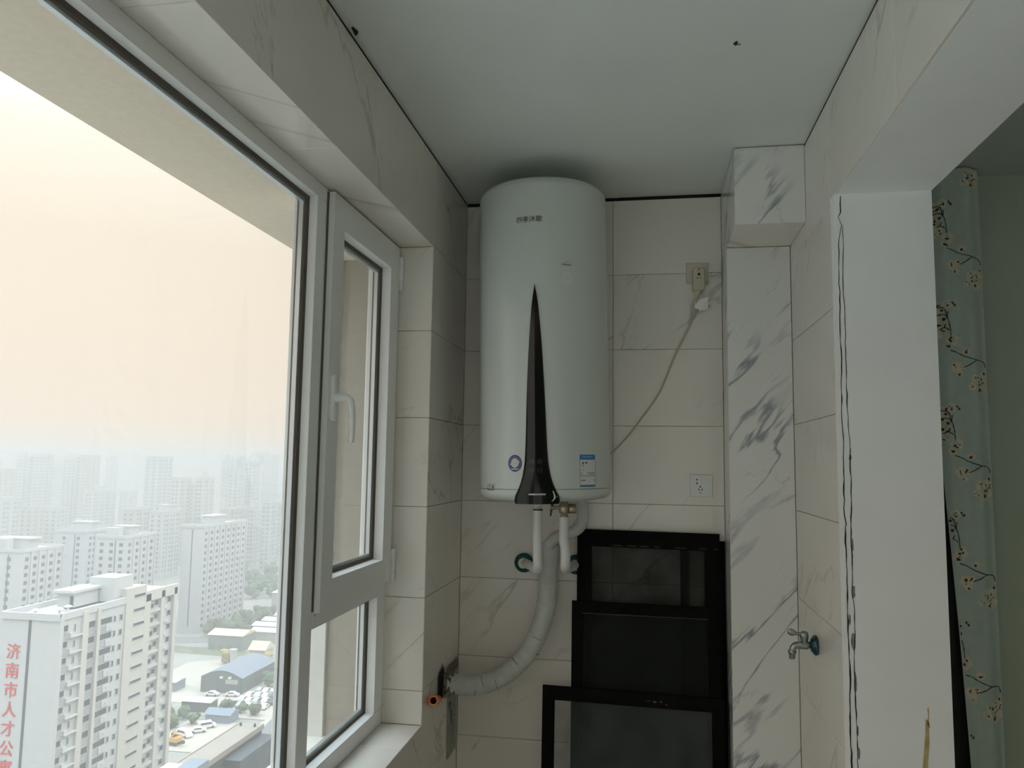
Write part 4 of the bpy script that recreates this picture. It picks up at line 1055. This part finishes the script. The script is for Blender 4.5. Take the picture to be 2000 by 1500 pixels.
# barrel roofed shed
t = thing('barrel_shed', (-139, 258, ZG), 'dark slate shed with arched roof beside the concrete yard', 'shed'); o = t.location.copy()
q = MB(); k = 10; xs = [-146.5+15*i/k for i in range(k+1)]
top = [ZG+5.2+2.2*math.sin(PI*i/k) for i in range(k+1)]
q.add([(x, y, z) for y in (248, 272) for x, z in zip(xs, top)], [(i, i+1, k+2+i, k+1+i) for i in range(k)], 0, True)
q.build('roof', M['shed_roof'], t, off=o)
q = MB(); q.add([(x, 248.1, z) for x, z in zip(xs, [v-.1 for v in top])]+[(-131.5, 248.1, ZG), (-146.5, 248.1, ZG)], [tuple(range(k+3))])
q.box(-146.4, -146.2, 248.1, 271.9, ZG, ZG+5.2); q.box(-131.8, -131.6, 248.1, 271.9, ZG, ZG+5.2)
q.build('wall', M['shed_wall'], t, off=o)
MB().box(-137.5, -133.2, 247.9, 248.15, ZG+3.2, ZG+4.6).build('sign_board', M['block_dim'], t, off=o)
for x in (-139.0, -136): MB().box(x-.5, x+.5, 247.6, 248.1, ZG+4.9, ZG+5.5).build('flood_lamp', M['car_white'], t, off=o)
shed('yellow_pavilion', -150.5, -144, 288, 295, 4.5, 'cream_roof', 'block_cream', 'small pavilion with pointed pale yellow roof behind the trees', 2.4, 'pavilion')
shed('blue_hut', -160.5, -154.5, 246, 252, 3.2, 'steel', 'tarp', 'small blue sided hut beside the concrete yard', .3, 'hut')
shed('guard_hut', -128.2, -120.5, 220.5, 226, 2.6, 'tarp', 'tarp', 'blue tarpaulin shelter in front of the car park', .8, 'shelter')
shed('workshop', -141, -131.5, 228.5, 233, 3.2, 'roof_grey', 'shed_wall', 'low workshop with pale roof behind the parked vans', .3, 'workshop')
# long narrow block in the foreground
t = thing('narrow_block', (-73, 130, ZG), 'long narrow block with brown flat roof at the bottom of the window', 'building'); o = t.location.copy()
MB().box(-75.1, -70.7, 112, 141.5, ZG, -48.6).build('wall', M['green_wall'], t, off=o)
MB().box(-75.3, -70.45, 112, 141.7, -48.6, -48.15).build('roof', M['brown_roof'], t, off=o)
MB().box(-70.75, -70.35, 112, 141.75, -48.9, -47.95).build('coping', M['brown_roof'], t, off=o)
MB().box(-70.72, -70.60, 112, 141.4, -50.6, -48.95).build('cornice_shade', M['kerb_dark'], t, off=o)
MB().box(-75.35, -75.1, 112, 141.7, -48.4, -48.0).build('coping', M['brown_roof'], t, off=o)
for x in (-74.3, -71.5): MB().lathe([(.22, 0), (.22, .5), (.1, .6)], (x, 140.3, -48.15), n=8).build('roof_vent', M['car_dark'], t, off=o)
MB().box(-72.3, -69.3, 112, 121.0, -48.6, -46.9).build('plant_room', M['shed_roof'], t, off=o)
MB().box(-76.2, -72.4, 112, 120.6, -49.0, -47.8).build('plant_room', M['steel'], t, off=o)
MB().box(-70.6, -67.6, 128, 141.2, ZG, -49.6).build('dark_side_block', M['kerb_dark'], t, off=o)  # dark box along the right side of the block

# ---- cars
def car(x, y, rz, m, label, van=False, group='cars parked below'):
    t = thing('car', (x, y, ZG+.16), label, 'van' if van else 'car', group)
    L, Wd = 4.5, 1.8
    if van: prof = [(-2.4,.35),(-2.4,1.75),(-2.2,1.95),(1.1,1.95),(1.75,1.15),(2.35,1.0),(2.4,.35)]
    else: prof = [(-2.2,.35),(-2.2,.95),(-1.7,1.0),(-1.0,1.45),(.6,1.45),(1.2,1.0),(2.1,.85),(2.2,.35)]
    n = len(prof)
    MB().add([(u, s*Wd/2, z) for s in (-1, 1) for u, z in prof], [tuple(range(n)), tuple(range(2*n-1, n-1, -1))]+[(i, (i+1) % n, n+(i+1) % n, n+i) for i in range(n)]).build('body', M[m], t)
    z0, z1 = (1.2, 1.75) if van else (1.0, 1.38)
    MB().hexa([(-1.9 if van else -1.3, -.915, z0), (1.3 if van else 1.0, -.915, z0), (1.3 if van else 1.0, .915, z0), (-1.9 if van else -1.3, .915, z0), (-1.9 if van else -.95, -.915, z1), (.95 if van else .55, -.915, z1), (.95 if van else .55, .915, z1), (-1.9 if van else -.95, .915, z1)]).build('side_glass', M['win_dark'], t)
    for u in (-1.4, 1.4):
        for s in (-1, 1): MB().lathe([(.34, 0), (.34, .2)], (u, s*.92-.1, .34), (0,1,0), 10).build('wheel', M['car_dark'], t)
    t.rotation_euler = (0, 0, rz)
    return t
car(-127.2, 208.4, -.35, 'car_white', 'white van parked nearest the orange digger', True)
car(-125.4, 212.4, .55, 'car_white', 'white car parked between the nearest van and the far van')
car(-125.0, 216.2, .75, 'car_white', 'white van parked furthest from the orange digger', True)
car(-142.3, 237.6, -.12, 'car_dark', 'dark car on the yard edge, left of two')
car(-137.4, 237.4, -.12, 'car_dark', 'dark car on the yard edge, right of two')
car(-133.6, 245.6, .1, 'car_white', 'white car near the right end of the slate shed wall')
car(-140.2, 244.8, .1, 'car_white', 'white car near the left end of the slate shed wall')
G1 = 'cars in the car park rows'
for i in range(21):
    r, c = divmod(i, 6)
    x = -128.2+c*2.75+rnd.uniform(-.3, .3)+r*.3; y = 236.0+r*5.4+rnd.uniform(-.4, .4)
    if c > 4 and r == 0: continue
    car(x, y, PI/2+rnd.uniform(-.1, .1), rnd.choice(['car_white', 'car_white', 'car_white', 'car_grey', 'car_dark']), 'small parked car in the crowded rows of the car park', group=G1)
# orange digger
t = thing('digger', (-126.4, 202.4, ZG+.14), 'orange digger with folded arm parked left of the white vans', 'digger')
for s in (-1, 1): MB().box(-1.6, 1.6, s*.9-.3, s*.9+.3, 0, .8).build('track', M['car_dark'], t)
MB().box(-1.7, 1.4, -1.1, 1.1, .9, 2.0).build('body', M['truck_yellow'], t)
MB().box(-.2, 1.1, -1.05, .2, 2.0, 2.9).build('cab', M['win_dark'], t)
MB().tube([(1.0, .5, 1.7), (-.5, .5, 3.2), (-2.6, .5, 3.0), (-3.2, .5, 1.6)], [.25, .28, .22, .18], 8, smooth=False).build('arm', M['truck_yellow'], t)
MB().hexa([(-3.7, 0, .8), (-2.9, 0, .8), (-2.9, 1, .8), (-3.7, 1, .8), (-3.5, 0, 1.6), (-2.9, 0, 1.6), (-2.9, 1, 1.6), (-3.5, 1, 1.6)]).build('bucket', M['car_dark'], t)
t.rotation_euler = (0, 0, PI-.2); 
# gate pillar and lamp
t = thing('gate_pillar', (-152.0, 279, ZG), 'pale square pillar standing at the end of the concrete yard', 'pillar')
MB().box(-.9, .9, -.9, .9, 0, 6).build('shaft', M['block_white'], t); MB().box(-1.1, 1.1, -1.1, 1.1, 6, 6.6).build('cap', M['block_white'], t)

# ---- trees
def crown_mesh(name, seed, m):
    r = random.Random(seed); bm = bmesh.new()
    for i in range(11):
        a = r.uniform(0, 2*PI); d = r.uniform(0, 1.0)**.6*.75
        c = Vector((d*math.cos(a), d*math.sin(a), r.uniform(.45, 1.25))); s = r.uniform(.30, .5)
        res = bmesh.ops.create_icosphere(bm, subdivisions=2, radius=s, matrix=Matrix.Translation(c))
        for v in res['verts']: v.co += (v.co-c).normalized()*r.uniform(-.09, .09)
    me = bpy.data.meshes.new(name); bm.to_mesh(me); bm.free(); me.materials.append(m); return me
CR = {k: [crown_mesh('crown', s+10*j, M[k]) for s in range(3)] for j, k in enumerate(('leaf_a', 'leaf_b', 'leaf_c'))}
tm = MB().lathe([(.09, 0), (.07, .35), (.05, .75)], (0,0,0), n=7)
TRUNK = None
TREES = []
def tree(x, y, s, kind, label, group):
    global TRUNK
    TREES.append((x, y, s))
    t = thing('tree', (x, y, ZG), label, 'tree', group)
    if TRUNK is None: a = tm.build('trunk', M['trunk'], t); TRUNK = a.data
    else:
        a = bpy.data.objects.new('trunk', TRUNK); COL.objects.link(a); a.parent = t
    b = bpy.data.objects.new('crown', rnd.choice(CR[kind])); COL.objects.link(b); b.parent = t; b['kind'] = 'stuff'
    t.scale = (s, s, s*rnd.uniform(.85, 1.1)); t.rotation_euler = (0, 0, rnd.uniform(0, 6))
for x, y, s, k, l in ((-127.6,258.5,3.9,'leaf_b','dull green tree touching the front corner of the slate shed'),(-117.0,259,4.2,'leaf_b','dull green tree at the right end of the clump beside the slate shed'),
                   (-122.8,266.5,4.4,'leaf_a','olive tree in the middle of the clump beside the slate shed'),(-126.2,274,4.2,'leaf_a','olive tree behind the rear end of the slate shed')):
    tree(x, y, s, k, l, 'trees beside the slate shed')
for x, y, s, k, l in ((-142.2,220.5,3.0,'leaf_a','olive tree half hidden by the right edge of the lettered block'),(-145.5,225.5,3.2,'leaf_c','yellowish tree beside the wall of the lettered block'),
                   (-136.6,223.0,2.6,'leaf_b','green tree in front of the pale workshop roof'),(-131.4,218.5,2.2,'leaf_b','small green tree just behind the white vans'),(-135.2,214.2,3.0,'leaf_a','olive tree between the lettered block and the white vans')):
    tree(x, y, s, k, l, 'trees left of the parked vans')
for x, y, s, k, l in ((-127.0,230.4,2.5,'leaf_b','green tree behind the left half of the blue shelter'),(-122.2,230.2,2.2,'leaf_b','green tree behind the right half of the blue shelter'),(-117.0,229.2,2.2,'leaf_a','olive tree right of the blue shelter')):
    tree(x, y, s, k, l, 'trees by the blue shelter')
for x, y, s, k, l in ((-157.0,285,3.4,'leaf_c','yellowish tree left of the pale yellow pavilion'),(-148.4,283.2,3.0,'leaf_c','yellowish tree in front of the pale yellow pavilion'),(-141,284.5,3.0,'leaf_c','yellowish tree right of the pale yellow pavilion')):
    tree(x, y, s, k, l, 'trees by the pavilion')
def free(x, y, s): return all(math.hypot(x-a, y-b) > 1.12*(s+c) for a, b, c in TREES)
def belt(n, pick, kinds, label, group):
    done = tries = 0
    while done < n and tries < 4000:
        tries += 1; x, y, s = pick()
        if not free(x, y, s): continue
        tree(x, y, s, rnd.choice(kinds), label, group); done += 1
def road_spot():
    y = rnd.uniform(318, 415); x = -184+rnd.uniform(-4, 7)
    if y > 376: x = rnd.uniform(-183, -150); y = rnd.uniform(407, 416)
    return (x, y, rnd.uniform(3.6, 5.4)) if not (383 < y+1 and y < 405 and x > -197) else (-184, 330, 4)
belt(30, road_spot, ['leaf_a', 'leaf_b', 'leaf_a'], 'hazy grey green tree along the road below the far blocks', 'trees along the road')
belt(40, lambda: (rnd.uniform(-262, -160), rnd.uniform(412, 484), rnd.uniform(4.5, 6.5)), ['leaf_b'], 'faint tree in the wooded belt between the far blocks', 'trees of the far belt')

# ---- haze over the city: real scattering air
hz = bpy.data.materials.new('haze'); hz.use_nodes = True; n = hz.node_tree; n.nodes.clear()
ho_ = n.nodes.new('ShaderNodeOutputMaterial'); vs_ = n.nodes.new('ShaderNodeVolumeScatter')
vs_.inputs['Color'].default_value = (1.0, 1.0, 1.0, 1); vs_.inputs['Density'].default_value = HAZE*0.54
vs_.inputs['Anisotropy'].default_value = 0.3
va_ = n.nodes.new('ShaderNodeVolumeAbsorption'); ad_ = n.nodes.new('ShaderNodeAddShader')   # soot in the smog
va_.inputs['Color'].default_value = (0.18, 0.15, 0.13, 1); va_.inputs['Density'].default_value = HAZE*0.52
n.links.new(vs_.outputs[0], ad_.inputs[0]); n.links.new(va_.outputs[0], ad_.inputs[1])
n.links.new(ad_.outputs[0], ho_.inputs['Volume'])
q = MB().box(-2600, -6, -600, 2600, ZG-1, 11).box(-5.9, 800, -600, -8, ZG-1, 11)
tag(q.build('haze', hz, kind='stuff'), 'pale smog hanging over the city outside the window', 'haze')
